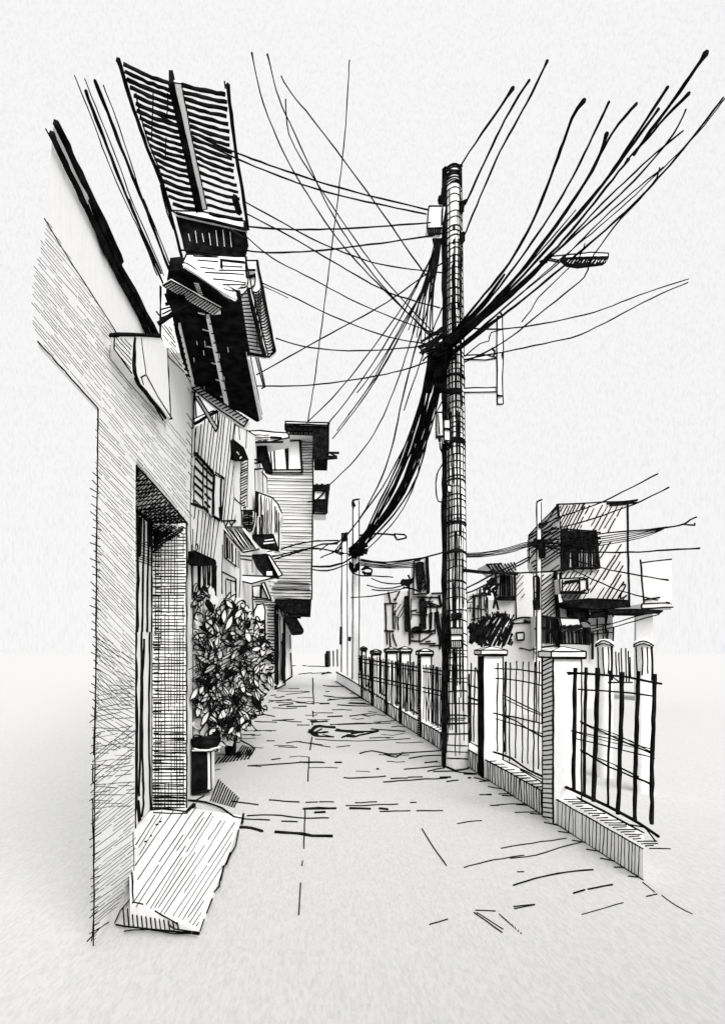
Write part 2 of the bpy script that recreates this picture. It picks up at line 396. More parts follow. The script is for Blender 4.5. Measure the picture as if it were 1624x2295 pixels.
m.slab(C1(1030, 512, 1055, 512, 1240, 1290, 1200, 1290), cz, (0, 0, .1), mat=BK, ink=5)
m.slab(C1(1062, 505, 1108, 510, 1160, 790, 1265, 1275, 1235, 1280), HZ(5.69), (0, 0, .02), ink=4)
m.build('beam', can)
m = M()
m.slab(C1(1075, 1300, 1500, 1398, 1455, 1560, 1130, 1530), FR(6.05), (0, .25, 0), mat=BK, ink=6)
for i in range(7): m.pen(C1(1150 + i * 42, 1400 + R.uniform(0, 30), 1160 + i * 42, 1470 + R.uniform(0, 40)), FR(6.03), 1.8, mat=WH)
m.slab(C1(1050, 1283, 1240, 1292, 1500, 1352, 1505, 1398, 1075, 1302), FR(6.0), (0, .06, 0), ink=5)
m.lines(FR(5.98), 9, C1(1075, 1300, 1300, 1350, 1505, 1400)); m.lines(FR(5.98), 8, C1(1400, 1400, 1490, 1455), C1(1490, 1360, 1500, 1400, 1520, 1395)); m.lines(FR(5.98), 5, C1(1450, 1440, 1500, 1450))
m.lines(FR(6.03), 5, C1(1100, 1525, 1300, 1545, 1440, 1570), C1(1140, 1545, 1300, 1560))
m.build('fascia', house)
# tiled hip of the lower awning
aw = thing('awning', (-1.1, 6, 4.6), '', '')
for k in ('label', 'category'): del aw[k]
aw.parent = house; aw.location = Vector((-1.1, 6, 4.6)) - house.location
m = M()
hp2 = PN((546, 795), 4.5, (709, 905), 4.9, (735, 775), 5.4)
m.slab(C2(500, 395, 530, 335, 890, 350, 900, 500, 835, 545, 825, 620), hp2, (0, .08, .05), ink=5, edges=[0, 1, 2])
m.lines(hp2, 5, C2(595, 370, 720, 380), C2(610, 412, 700, 425), C2(640, 445, 880, 458), C2(690, 485, 890, 508), C2(750, 520, 890, 520), C2(725, 432, 890, 435), C2(570, 345, 720, 352), C2(740, 405, 870, 412))
m.lines(hp2, 10, C2(735, 370, 880, 385), C2(890, 350, 895, 480), C2(740, 370, 740, 420))
m.pen(C2(520, 395, 620, 460, 740, 540, 815, 560), hp2, 5); m.pen(C2(490, 410, 600, 480, 720, 560, 790, 620, 840, 625), hp2, 5)
m.pen(C2(515, 405, 600, 460, 730, 550, 830, 605), hp2, 17, mat=WH, jit=.5)
m.pen(C2(500, 385, 530, 390, 590, 430), hp2, 6)
m.build('hip_roof', aw)
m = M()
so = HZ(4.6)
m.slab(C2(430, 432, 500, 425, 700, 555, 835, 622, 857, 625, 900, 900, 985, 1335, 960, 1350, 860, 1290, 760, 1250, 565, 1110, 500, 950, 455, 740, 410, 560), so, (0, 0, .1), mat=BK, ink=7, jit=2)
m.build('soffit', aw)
s2 = HZ(4.585)
m = M()
m.slab(C2(650, 700, 668, 700, 785, 1235, 765, 1245), s2, (0, 0, -.04), ink=0); m.slab(C2(480, 752, 492, 750, 575, 1105, 562, 1108), s2, (0, 0, -.04), ink=0)
m.slab(C2(900, 950, 915, 950, 990, 1310, 975, 1335), s2, (0, 0, -.04), ink=4)
for k in range(8): m.pen(C2(668 + k * 13, 760 + k * 58, 690 + k * 13, 757 + k * 58), HZ(4.53), 4)
for k in range(9):
    x, y = R.uniform(520, 860), R.uniform(700, 1200)
    m.pen(C2(x + (y - 700) * .17, y, x + (y - 700) * .17 + 4, y + R.uniform(15, 45)), HZ(4.58), 2.2, mat=WH)
for k in range(16): m.pen(C2(600 + k * 9, 690 + k * 34, 640 + k * 9, 700 + k * 34), s2, 4, mat=WH if k % 3 == 0 else BK)
for k in range(6): m.pen(C2(575 + k * 5, 510 + k * 13, 605 + k * 5, 515 + k * 13), s2, 4, mat=WH)
m.build('rafter', aw)
m = M()
pk = HZ(4.5)
m.slab(C2(385, 525, 435, 495, 740, 665, 745, 700, 690, 708), pk, (0, 0, .015), ink=5)
for k in range(21):
    t = k / 20
    m.pen(C2(388 + 303 * t, 527 + 178 * t, 438 + 300 * t, 500 + 165 * t), HZ(4.49), 3.6)
m.build('fascia_board', aw)
m = M()
f47 = FR(4.72)
m.pen(C2(355, 760, 450, 695, 560, 640), f47, 15, jit=2); m.lines(f47, 4.5, C2(375, 530, 370, 650, 368, 830), C2(380, 700, 450, 665, 530, 640), C2(375, 670, 450, 650), C2(380, 720, 530, 660))
for k in range(14): m.pen(C2(400 + k * 8, 580 + R.uniform(-15, 15), 425 + k * 8, 640 + R.uniform(-20, 10)), f47, 8)
m.pen(C2(400, 640, 480, 610, 520, 600), f47, 10)
m.build('bracket', aw)
m = M()
for k in range(10): m.pen(C2(452 + k * 8, 760 + k * 34, 480 + k * 8, 775 + k * 34), FR(5.4), 7)
m.build('rung', aw)
m = M()
gp = FR(6.0)
m.slab(C2(850, 610, 885, 565, 905, 545, 1015, 960, 890, 938), FR(6.02), (0, .05, 0), ink=5)
for k in range(17):
    t = k / 16; m.pen(C2(855 + 40 * t, 580 + 350 * t, 920 + 80 * t, 570 + 380 * t), gp, 4)
m.slab(C2(893, 372, 962, 372, 1072, 925, 1030, 962, 930, 560), FR(5.9), (0, .05, 0), ink=5)
gp2 = FR(5.88)
for k in range(22):
    t = k / 21; m.pen(C2(935 + 85 * t, 560 + 380 * t, 955 + 90 * t, 568 + 372 * t, 985 + 82 * t, 540 + 380 * t), gp2, 4, step=12)
m.pen(C2(905, 540, 950, 740, 1005, 945), gp2, 13, jit=1.5); m.pen(C2(960, 370, 1010, 650, 1070, 925), gp2, 8)
m.lines(gp2, 7, C2(985, 945, 1030, 962), C2(1050, 915, 1072, 928), C2(900, 430, 950, 430)); m.lines(gp2, 9, C2(895, 400, 905, 480), C2(910, 470, 950, 460))
m.pen(C2(905, 480, 900, 530, 850, 540, 815, 550, 830, 570, 850, 568), gp2, 5, step=10); m.pen(C2(945, 450, 945, 520, 905, 545), gp2, 5, step=10)
for k in range(5): m.pen(C2(940 + k * 10, 560, 960 + k * 8, 900), gp2, 3, step=60)
m.build('gutter_roll', aw)
m = M()
m.lines(FR(6.7), 4.5, C2(935, 910, 970, 1030, 1000, 1145), C2(950, 910, 985, 1040, 1008, 1140), C2(985, 1153, 1012, 1140)); m.pen(C2(942, 920, 978, 1035, 1003, 1140), FR(6.72), 8, mat=WH)
m.build('rod', aw)
m = M()
p68 = FR(6.55)
m.slab(C2(535, 1130, 575, 1105, 640, 1165, 770, 1255, 905, 1345, 880, 1385, 740, 1290), p68, (0, .12, 0), ink=5)
for k in range(16):
    t = k / 15; m.pen(C2(560 + 310 * t, 1150 + 210 * t, 610 + 300 * t, 1135 + 205 * t), FR(6.53), 4)
m.slab(C2(535, 1150, 575, 1180, 570, 1395, 540, 1395), p68, (0, .1, 0), ink=5)
m.pen(C2(575, 1370, 650, 1325, 720, 1290), FR(6.53), 10, jit=1.6); m.pen(C2(570, 1340, 640, 1310, 700, 1285), FR(6.53), 4)
m.slab(C2(580, 1205, 600, 1200, 722, 1395, 708, 1415), FR(6.50), (0, .04, 0), ink=5)
m.lines(FR(6.53), 5, C2(720, 1290, 722, 1400), C2(580, 1170, 590, 1330), C2(645, 1300, 670, 1330))
m.build('lower_bracket', aw)

# ================================================================ LEFT SIDE: NARROW HOUSE WITH STRIPED FRONT
nh = thing('narrow_house', LP()((640, 2270)), 'narrow house beyond the corner house, striped upright boards above with a slanted shutter', 'house')
pl = LP()
m = M()
m.slab(S(580, 1290, 655, 1240, 706, 1275, 706, 2183, 580, 2380), LP(-.004), (-.3, .7, 0), ink=5, edges=[3])
m.hatch(C3(240, 230, 420, 110, 560, 190, 545, 480, 540, 800, 600, 870, 600, 1000, 440, 1000, 430, 990, 380, 950, 380, 600, 230, 430), pl, 96, 10.5, 4.2, rag=4, da=.8)
m.hatch(C3(225, 870, 330, 930, 430, 990, 400, 1300, 330, 1280, 230, 1230), pl, 97, 10.5, 4.2, rag=5)
m.lines(pl, 5, C3(210, 250, 200, 600, 195, 1000, 205, 1624), C3(235, 240, 225, 500, 222, 860), C4(205, 100, 205, 540), C4(455, 100, 450, 500))
m.lines(pl, 9, C3(200, 850, 300, 890, 430, 990)); m.lines(pl, 5, C3(215, 820, 330, 890), C3(445, 990, 610, 985), C4(450, 320, 580, 385), C4(485, 380, 570, 405))
m.pen(C3(470, 990, 480, 1030, 510, 985, 530, 1030, 560, 985, 570, 1025, 600, 990, 605, 1040), pl, 6, step=8)
m.lines(pl, 5, C4(480, 390, 485, 540), C4(520, 400, 525, 545)); m.pen(C4(560, 380, 562, 545), pl, 10); m.pen(C4(450, 320, 455, 500), pl, 4)
m.build('wall', nh)
m = M()
m.slab(C3(232, 440, 378, 590, 375, 960, 225, 815), LP(.02), (-.018, 0, 0), ink=4)
q = LP(.03)
m.pen(C3(235, 440, 300, 510, 378, 600), q, 12, jit=1.5)
for (a, b, c, d) in ((240, 480, 370, 625), (230, 545, 300, 620), (310, 625, 375, 690), (230, 620, 300, 690), (310, 705, 375, 745), (225, 680, 300, 750), (235, 745, 300, 810), (315, 770, 360, 815), (315, 835, 355, 880), (300, 870, 340, 915)):
    m.pen(C3(a, b, c, d), q, 7.5, jit=1)
m.lines(q, 4, C3(300, 510, 298, 860), C3(330, 560, 335, 900)); m.build('shutter', nh)
m = M()
m.slab(C3(388, 610, 470, 650, 445, 985, 382, 945), LP(.03), (-.028, 0, 0), ink=5)
m.lines(LP(.04), 9, C3(388, 610, 382, 780, 380, 940), C3(445, 650, 440, 820, 440, 985)); m.lines(LP(.04), 5, C3(400, 595, 470, 640)); m.pen(C3(432, 880, 438, 985), LP(.04), 13)
m.build('door_panel', nh)
m = M()
m.slab(C4(220, 150, 395, 228, 402, 255, 260, 272, 240, 250), LP(.1), (-.09, .05, 0), mat=BK, ink=6); m.pen(C4(250, 95, 255, 135, 230, 160), LP(.1), 5)
m.pen(C4(205, 245, 260, 262), LP(.1), 5); m.build('window_hood', nh)
m = M()
m.slab(C4(262, 268, 400, 262, 402, 540, 268, 480), LP(.01), (-.008, .05, 0), mat=WH, ink=5)
for x, w in ((272, 9), (300, 6), (318, 5), (335, 8), (355, 6), (372, 17), (394, 15)): m.pen(C4(x, 270, x + R.uniform(-4, 4), 400, x - 2, 490 + (x - 270) * .4), LP(.02), w)
m.build('window', nh)
m = M()
for (a, b, c, d, w) in ((490, 1115, 492, 1295, 12), (530, 1170, 535, 1325, 10), (512, 1150, 515, 1300, 5), (565, 1210, 565, 1365, 6), (580, 1230, 580, 1375, 9)):
    m.pen(C3(a, b, c, d), LP(.02), w)
m.slab(C3(475, 1085, 595, 1225, 590, 1375, 475, 1290), LP(.012), (-.01, .02, 0), ink=4)
m.build('barred_window', nh)
m = M()
ap = PN((666, 1584), 10.2, (725, 1584), 11.0, (777, 1650), 10.2)
m.slab(C3(450, 1040, 605, 1040, 750, 1222, 625, 1245, 540, 1150), ap, (-.05, .15, 0), ink=5)
for k in range(13):
    t = k / 12; m.pen(C3(475 + 135 * t, 1045, 610 + 120 * t, 1235 - 15 * t), ap, 4.5)
m.pen(C3(625, 1060, 690, 1150, 740, 1215), ap, 9, mat=WH); m.lines(ap, 6, C3(610, 1045, 680, 1140, 750, 1222), C3(620, 1090, 690, 1190)); 
m.build('awning', nh)

# ================================================================ LEFT SIDE: HOUSE WITH BALCONIES
bh = thing('balcony_house', LQ()((760, 2130)), 'white house with dark balcony box and black awnings between striped house and tall far house', 'house')
lq = LQ()
m = M()
m.slab(S(707, 1276, 740, 1292, 803, 1330, 803, 2093, 707, 2184), lq, (-.5, .6, 0), ink=4, edges=[0, 1])
m.lines(lq, 5, C3(560, 190, 545, 330), C3(585, 190, 595, 330), C3(545, 490, 540, 800), C3(535, 790, 615, 865), C3(715, 560, 720, 740), C3(780, 560, 785, 760), C3(660, 500, 655, 880), C3(605, 490, 598, 850), C3(650, 260, 645, 400))
m.pen(C3(538, 650, 540, 800), lq, 7)
m.lines(lq, 5, C3(715, 490, 760, 500), C3(715, 570, 775, 565), C3(755, 500, 762, 565), C3(715, 520, 750, 520), C3(770, 590, 815, 640, 820, 770))
m.hatch(C3(605, 500, 660, 490, 640, 890, 600, 860), lq, -28, 7.5, 4.8, rag=2)
m.lines(lq, 5, C3(600, 870, 620, 1000), C3(640, 880, 642, 900), C4(595, 130, 600, 360, 590, 530), C4(695, 180, 697, 330), C4(695, 410, 700, 640), C4(600, 190, 690, 195), C4(600, 215, 690, 228), C4(640, 560, 640, 620, 690, 660), C4(580, 545, 630, 560, 640, 600))
m.hatch(C4(715, 520, 880, 560, 880, 600, 720, 590), lq, 3, 8, 4.5)
m.build('wall', bh)
m = M(); m.slab(C3(540, 330, 625, 395, 662, 490, 600, 500, 545, 485), LQ(.1), (-.09, .05, 0), mat=BK, ink=6)
m.lines(LQ(.12), 4, C3(575, 430, 590, 450), C3(600, 480, 610, 470), mat=WH); m.build('window_hood', bh)
f17 = FR(16.6)
m = M(); m.slab(C3(645, 260, 760, 255, 985, 275, 1000, 312, 840, 348, 640, 352), f17, (0, .8, 0), ink=5)
m.hatch(C3(650, 285, 840, 285, 840, 345, 650, 345), FR(16.55), 2, 6, 3, brk=30); m.lines(FR(16.55), 7, C3(620, 280, 710, 300), C3(845, 310, 940, 315), C3(630, 355, 950, 348)); m.build('balcony_slab', bh)
m = M(); m.slab(C3(700, 390, 810, 380, 835, 490, 860, 590, 800, 580, 770, 500, 712, 480), FR(16.9), (0, .3, 0), mat=BK, ink=5)
m.lines(FR(16.85), 5, C3(650, 395, 700, 375, 800, 360), C3(810, 380, 850, 560)); m.build('dark_opening', bh)
m = M()
f16 = FR(15.8)
bx = C3(722, 750, 860, 800, 905, 850, 940, 930, 915, 1000, 915, 1222, 725, 1150)
m.slab(bx, f16, (0, .8, 0), ink=5, edges=[0, 1, 2, 4]); q = FR(15.75)
for x, y0_, y1_, w in ((730, 760, 1150, 13), (745, 765, 950, 10), (770, 780, 950, 9), (780, 940, 1170, 12), (760, 960, 1150, 9), (800, 790, 1090, 5), (815, 800, 1095, 5), (835, 800, 1095, 4), (855, 810, 1095, 6), (885, 870, 1080, 7), (900, 900, 1085, 6), (915, 920, 1215, 5), (825, 900, 1090, 4)):
    m.pen(C3(x, y0_, x + R.uniform(-3, 3), (y0_ + y1_) / 2, x, y1_), q, w * .6)
m.slab(C3(690, 1105, 868, 1100, 910, 1222, 760, 1195), FR(15.7), (0, .4, 0), mat=BK, ink=5)
m.lines(FR(15.6), 4, C3(800, 1150, 870, 1140), C3(790, 1175, 880, 1165), mat=WH); m.build('balcony', bh)
m = M(); m.slab(C3(612, 905, 720, 905, 715, 1000, 690, 1075, 660, 1070, 620, 1010), FR(13.4), (0, .3, 0), ink=5)
for k in range(8): m.pen(C3(625, 920 + k * 19, 665, 915 + k * 19, 705, 925 + k * 19), FR(13.35), 5 + 4 * (k % 3 == 0))
m.pen(C3(668, 920, 675, 1060), FR(13.35), 5); m.build('air_conditioner', bh)
m = M(); m.slab(C3(698, 1270, 815, 1262, 880, 1380, 912, 1455, 800, 1440, 740, 1370), FR(14.2), (0, .25, 0), mat=BK, ink=6)
m.slab(C3(818, 1262, 842, 1270, 945, 1428, 910, 1445), FR(14.1), (0, .06, 0), ink=5)
m.slab(C3(815, 1400, 860, 1400, 862, 1432, 815, 1432), FR(14.15), (0, .04, 0), ink=0); m.build('black_awning', bh)
m = M(); m.slab(C3(608, 1432, 800, 1440, 880, 1450, 690, 1500, 605, 1478), FR(13.6), (0, .3, 0), ink=5); m.build('ledge', bh)
m = M(); q = FR(14.4)
m.slab(C4(700, 440, 778, 432, 845, 545, 705, 525), q, (0, .15, 0), ink=5); m.slab(C4(770, 412, 798, 408, 852, 548, 830, 548), FR(14.3), (0, .06, 0), ink=6); m.pen(C4(770, 440, 768, 530), FR(14.3), 8)
m.build('window_frame', bh)
m = M(); q = FR(12.8)
m.slab(C4(715, 640, 740, 590, 790, 580, 805, 640, 800, 715, 760, 730, 712, 700), q, (0, .3, 0), ink=5); m.pen(C4(700, 520, 705, 640, 690, 665, 680, 655), q, 5, step=10)
m.slab(C4(738, 735, 800, 730, 808, 985, 752, 990), FR(12.9), (0, .1, 0), ink=6)
for k in range(7): m.pen(C4(755, 770 + k * 32, 805, 765 + k * 32), FR(12.85), 5)
m.build('wall_box', bh)

# ================================================================ LEFT SIDE: TALL FAR HOUSE
th = thing('tall_house', at(850, 2066, 24.5), 'tall grey lined house at the alley end overhanging it, black box on its roof corner', 'house')
fp = FR(24.0); fq = FR(23.95)
m = M()
m.slab(S(800, 1318, 942, 1306, 936, 1803, 826, 1803, 800, 1700), fp, (-.7, 5, 0), ink=5, edges=[1, 2])
hr = C3(822, 610, 1170, 600, 1192, 560, 1192, 1150, 1170, 1624, 830, 1624, 920, 1430, 850, 1270, 920, 1215, 940, 930, 860, 800, 822, 790)
m.hatch(hr, fq, 1, 9.4, 2.6, rag=5, da=.5); m.hatch(C3(1095, 330, 1192, 300, 1192, 610, 1110, 600), fq, 0, 8, 2.7, rag=5)
m.hatch(C4(840, 400, 1170, 400, 1165, 550, 870, 550), fq, 1, 9.5, 2.7, rag=5)
m.build('wall', th)
m = M(); m.slab(C3(840, 310, 1090, 315, 1108, 598, 860, 598), FR(23.9), (0, .05, 0), ink=5)
q = FR(23.85)
m.lines(q, 7, C3(965, 330, 985, 570), C3(1085, 330, 1105, 590)); m.lines(q, 5, C3(875, 340, 885, 580), C3(860, 345, 1080, 335), C3(985, 340, 990, 570), C3(860, 575, 1100, 572)); m.pen(C3(1000, 300, 1090, 320), q, 8); m.build('window', th)
m = M()
m.slab(C3(968, 180, 1325, 192, 1320, 210, 968, 200), FR(23.0), (0, 1.5, 0), ink=5)
m.slab(C3(968, 202, 1318, 205, 1312, 492, 1200, 490, 1197, 255, 968, 252), FR(23.1), (0, 1.4, 0), mat=BK, ink=6)
m.slab(C3(972, 250, 1192, 254, 1192, 292, 985, 285), FR(23.3), (0, .9, 0), ink=4)
for k in range(9): m.pen(C3(1005 + k * 21, 250, 1010 + k * 21, 285), FR(23.25), 7 if k % 2 else 5)
m.lines(FR(23), 7, C3(1310, 435, 1405, 437), C3(1320, 465, 1390, 470), C3(1250, 490, 1390, 478)); m.pen(C3(1330, 440, 1385, 465), FR(23), 5); m.build('roof_box', th)
m = M()
m.slab(C3(1200, 700, 1320, 700, 1300, 930, 1198, 930), FR(23.6), (0, 1.2, 0), ink=5)
q = FR(23.5)
m.slab(C3(1205, 820, 1295, 818, 1292, 912, 1205, 910), q, (0, .05, 0), mat=BK, ink=6); m.pen(C3(1318, 690, 1305, 820, 1298, 930), q, 12)
for k in range(9): m.pen(C3(1210 + k * 14, 685 + R.uniform(0, 18), 1208 + k * 14, 742), q, 7)
m.pen(C3(1205, 740, 1310, 740), q, 8); m.lines(q, 5, C3(1150, 835, 1220, 820, 1290, 745), C3(1195, 930, 1300, 935)); m.build('balcony', th)
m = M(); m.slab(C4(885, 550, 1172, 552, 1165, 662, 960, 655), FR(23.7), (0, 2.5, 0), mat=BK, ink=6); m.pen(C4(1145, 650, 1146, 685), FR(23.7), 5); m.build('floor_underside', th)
m = M()
m.slab(C4(800, 570, 885, 575, 1010, 690, 1022, 1165, 885, 1280, 870, 1060, 805, 1050), FR(24.6), (-.5, 2.0, 0), ink=0)
q = FR(24.5)
m.hatch(C4(800, 590, 880, 580, 880, 1080, 820, 1050), q, 3, 8.5, 4.5); m.pen(C4(1008, 830, 1010, 950), q, 4); m.lines(q, 5, C4(1012, 980, 1022, 1165), C4(885, 1280, 950, 1225, 1025, 1170), C4(900, 1275, 930, 1240))
m.build('ground_floor', th)
m = M(); m.slab(C4(882, 590, 962, 650, 966, 1240, 884, 1278), FR(24.3), (0, .1, 0), ink=5); q = FR(24.2)
for x, y0_, y1_, w in ((890, 600, 1275, 12), (905, 660, 1240, 12), (925, 680, 1200, 5), (945, 820, 1210, 9), (957, 700, 1230, 13), (935, 900, 1200, 5)): m.pen(C4(x, y0_, x + 3, 900, x, y1_), q, w * .6)
m.lines(q, 5, C4(890, 560, 910, 650), C4(905, 580, 950, 690)); m.build('dark_door', th)
m = M(); m.slab(C4(958, 690, 1050, 695, 1112, 800, 1100, 825, 1025, 832), FR(23.4), (0, .5, 0), mat=BK, ink=7); m.pen(C4(965, 690, 1030, 685, 1095, 688), FR(23.4), 11); m.build('awning', th)

# ================================================================ RAMP, POTS, SHRUB
m = M([STONE, INK])
T = [GR(.02)((385, 2512)), GR(.02)((452, 2437)), GR(.02)((562, 2428)), GR(.03)((730, 2452)), GR(.03)((600, 2800)), GR(.13)((392, 2712))]
bot = [Vector((p.x, p.y, -.02)) for p in T]
cen = sum(T, Vector()) / 6
for i in range(6):
    j = (i + 1) % 6
    m.face([T[i], T[j], cen]); m.face([T[j], T[i], bot[i], bot[j]])
def ramp_pl(p):
    d = at(p[0], p[1], 1.0) - CAM; best = None
    for i in range(6):
        a, b, c = T[i], T[(i + 1) % 6], cen
        n = (b - a).cross(c - a); k = d.dot(n)
        if abs(k) < 1e-9: continue
        q = CAM + d * ((a - CAM).dot(n) / k)
        v0, v1, v2 = b - a, c - a, q - a
        d00, d01, d11, d20, d21 = v0.dot(v0), v0.dot(v1), v1.dot(v1), v2.dot(v0), v2.dot(v1); dn = d00 * d11 - d01 * d01
        u = (d11 * d20 - d01 * d21) / dn; w = (d00 * d21 - d01 * d20) / dn
        e = max(0, -u) + max(0, -w) + max(0, u + w - 1)
        if best is None or e < best[0]: best = (e, q)
    return best[1] + Vector((0, 0, .004))
m.hatch(C7(440, 1250, 530, 1110, 770, 1090, 1040, 1160, 980, 1380, 860, 1600, 800, 1790, 640, 1730, 420, 1640), ramp_pl, -57, 13, 2.6, rag=20, brk=200, da=2)
m.lines(ramp_pl, 5, C7(405, 1240, 400, 1450, 408, 1640), C7(400, 1650, 470, 1665), C7(540, 1705, 620, 1750, 680, 1790), C7(1050, 1210, 1030, 1310, 960, 1440, 930, 1560), C7(900, 1590, 935, 1550), C7(890, 1630, 855, 1720), C7(840, 1755, 815, 1830))
m.lines(ramp_pl, 7, C7(960, 1430, 940, 1520), C7(1000, 1350, 975, 1420), C7(740, 1028, 850, 1040, 950, 1075, 1020, 1130, 1080, 1140), C7(1080, 1110, 1070, 1170))
fpv = GR(.05)
for k in range(13):
    t = k / 12; m.pen(C7(345 + 330 * t, 1680 + 90 * t, 355 + 330 * t, 1800 + 20 * t), GR(.06), 4.5)
m.lines(GR(.02), 6, C7(300, 1785, 430, 1805, 600, 1820, 760, 1835)); m.lines(GR(.02), 4, C7(350, 1825, 500, 1815, 650, 1840, 800, 1840), C7(295, 1775, 330, 1700, 405, 1610))
m.lines(GR(.02), 12, C7(770, 1835, 812, 1838)); m.pen(C7(620, 1780, 660, 1810, 800, 1835), GR(.04), 5)
m.lines(ramp_pl, 7, C7(520, 1085, 600, 1082, 740, 1100)); m.lines(ramp_pl, 13, C7(735, 1100, 780, 1055)); m.lines(ramp_pl, 5, C7(530, 1105, 640, 1110, 740, 1108))
for q in (C7(545, 1180, 560, 1175), C7(565, 1162, 580, 1160), C7(510, 1248, 522, 1246), C7(478, 1283, 488, 1280)): m.pen(q, ramp_pl, 7)
tag(m.build('entrance_ramp'), 'pale sloping ramp lined with slanted strokes in front of the recessed doorway', 'ramp')

ped = thing('pedestal', (at(606, 2390, 6.45)), 'square pedestal with one black side standing by the wall under the black bowl', 'pedestal')
m = M([STONE, INK])
pf = FR(6.42)
m.slab(C7(768, 722, 880, 728, 884, 962, 768, 990), pf, (0, .22, 0), ink=5)
m.slab(C7(774, 735, 855, 736, 857, 955, 774, 972), FR(6.405), (0, .012, 0), mat=BK, ink=5)
m.lines(FR(6.4), 12, C7(768, 985, 870, 968)); m.build('block', ped)
m = M([STONE, INK]); m.slab(C7(760, 715, 905, 712, 890, 728, 764, 730), FR(6.38), (0, .28, 0), ink=4); m.build('top_slab', ped)
m = M([STONE, INK])
p = at(616, 2253, 6.52); r = .175
m.lathe(p.x, 6.55, [(r * .45, p.z), (r * .8, p.z + .03), (r, p.z + .085), (r * 1.02, p.z + .125), (r * .9, p.z + .125), (r * .85, p.z + .11)], mat=BK)
m.pen(C7(780, 712, 850, 722, 940, 700), FR(6.35), 5, mat=WH)
tag(m.build('bowl_planter'), 'wide shallow black bowl on the pedestal below the shrub', 'planter')
m = M([STONE, INK])
p = at(690, 2272, 8.85)
m.lathe(p.x, 8.95, [(.075, 0), (.09, .1), (.085, .36), (.11, .40), (.11, .45), (.09, .45)], mat=BK)
m.lines(FR(8.8), 12, C7(1000, 600, 1060, 590, 1100, 570), C7(985, 580, 1000, 605))
tag(m.build('plant_pot'), 'tall black pot on the ground under the far end of the shrub', 'plant pot')

shrub = thing('climbing_shrub', (-1.4, 7.0, 0), 'big tangled scribbly shrub climbing the left house fronts above the pots', 'shrub')
poly = C4(235, 470, 330, 455, 400, 560, 520, 540, 610, 580, 700, 690, 760, 800, 800, 940, 870, 1040, 860, 1190, 810, 1300, 790, 1400, 700, 1480, 660, 1570, 560, 1630, 520, 1700, 420, 1740, 330, 1760, 250, 1790, 228, 1500, 225, 1000)
def inside(x, y, P):
    c = False; n = len(P)
    for i in range(n):
        (x0, y0), (x1, y1) = P[i], P[(i + 1) % n]
        if (y0 > y) != (y1 > y) and x < x0 + (x1 - x0) * (y - y0) / (y1 - y0): c = not c
    return c
def rnd_in(P):
    xs = [p[0] for p in P]; ys = [p[1] for p in P]
    while True:
        x, y = R.uniform(min(xs), max(xs)), R.uniform(min(ys), max(ys))
        if inside(x, y, P): return x, y
def sh_depth(x): return 6.35 + max(0, (x - 580)) / 230 * 3.4
def sh_pl(d0): return lambda p: at(p[0], p[1], sh_depth(p[0]) + d0)
m = M()
def leaf(x, y, d0, a, L_, W, mat):
    pl_ = sh_pl(d0); ca, sa = math.cos(a), math.sin(a); pts = []
    for u, w in ((-1, 0), (-.5, .8), (.2, 1), (1, 0), (.2, -1), (-.5, -.8)):
        pts.append(pl_((x + u * L_ * ca - w * W * sa, y + u * L_ * sa + w * W * ca)))
    tilt = R.uniform(-.08, .08)
    for i, p in enumerate(pts): p.y += tilt * (1 if i in (1, 2) else -1 if i in (4, 5) else 0)
    m.face(pts, mat)
for i in range(330):
    x, y = rnd_in(poly); d0 = R.uniform(.12, .4)
    leaf(x, y, d0, R.uniform(0, 6.3), R.uniform(16, 30), R.uniform(9, 16), WH)
for i in range(36):
    x, y = rnd_in(poly); k = R.random()
    leaf(x, y, R.uniform(-.05, .4), R.uniform(0, 6.3), R.uniform(8, 17), R.uniform(4, 8), BK)
dense = C4(300, 700, 600, 620, 760, 900, 800, 1150, 680, 1400, 300, 1350, 260, 900)
for i in range(18):
    x, y = rnd_in(dense)
    leaf(x, y, R.uniform(-.05, .3), R.uniform(0, 6.3), R.uniform(9, 18), R.uniform(4, 9), BK)
m.hatch(C4(240, 950, 620, 840, 690, 1000, 640, 1120, 500, 1260, 330, 1300, 240, 1200), sh_pl(-.17), -30, 9, 3, rag=25, brk=160, skip=.15)
m.hatch(C4(300, 1350, 480, 1350, 700, 1330, 600, 1600, 280, 1700), sh_pl(-.06), -58, 13, 4.5, rag=25, brk=90, skip=.3)
for i in range(150):                       # pointed leaves, each outlined and veined
    x, y = rnd_in(poly); d0 = R.uniform(-.14, .1); a = R.choice((R.uniform(-2.2, -.7), R.uniform(.4, 2.2), R.uniform(0, 6.3))); L_ = R.uniform(13, 27); W = L_ * R.uniform(.28, .5)
    ca, sa = math.cos(a), math.sin(a); f = lambda u, w: (x + u * L_ * ca - w * W * sa, y + u * L_ * sa + w * W * ca)
    up = [f(-1, 0), f(-.4, .75), f(.2, .9), f(1, 0)]; dn = [f(1, 0), f(.3, -.9), f(-.5, -.7), f(-1, 0)]
    r_ = R.random()
    m.face([sh_pl(d0 + .012)(p) for p in up + dn[1:3]], BK if r_ < .12 else WH)
    m.pen(up, sh_pl(d0), R.uniform(3.2, 5.5), jit=.7, step=9); m.pen(dn, sh_pl(d0), R.uniform(3, 4.6), jit=.7, step=9)
    if R.random() < .4: m.pen([f(-1.3, R.uniform(-.3, .3)), f(.7, .1)], sh_pl(d0 - .004), 3.2)
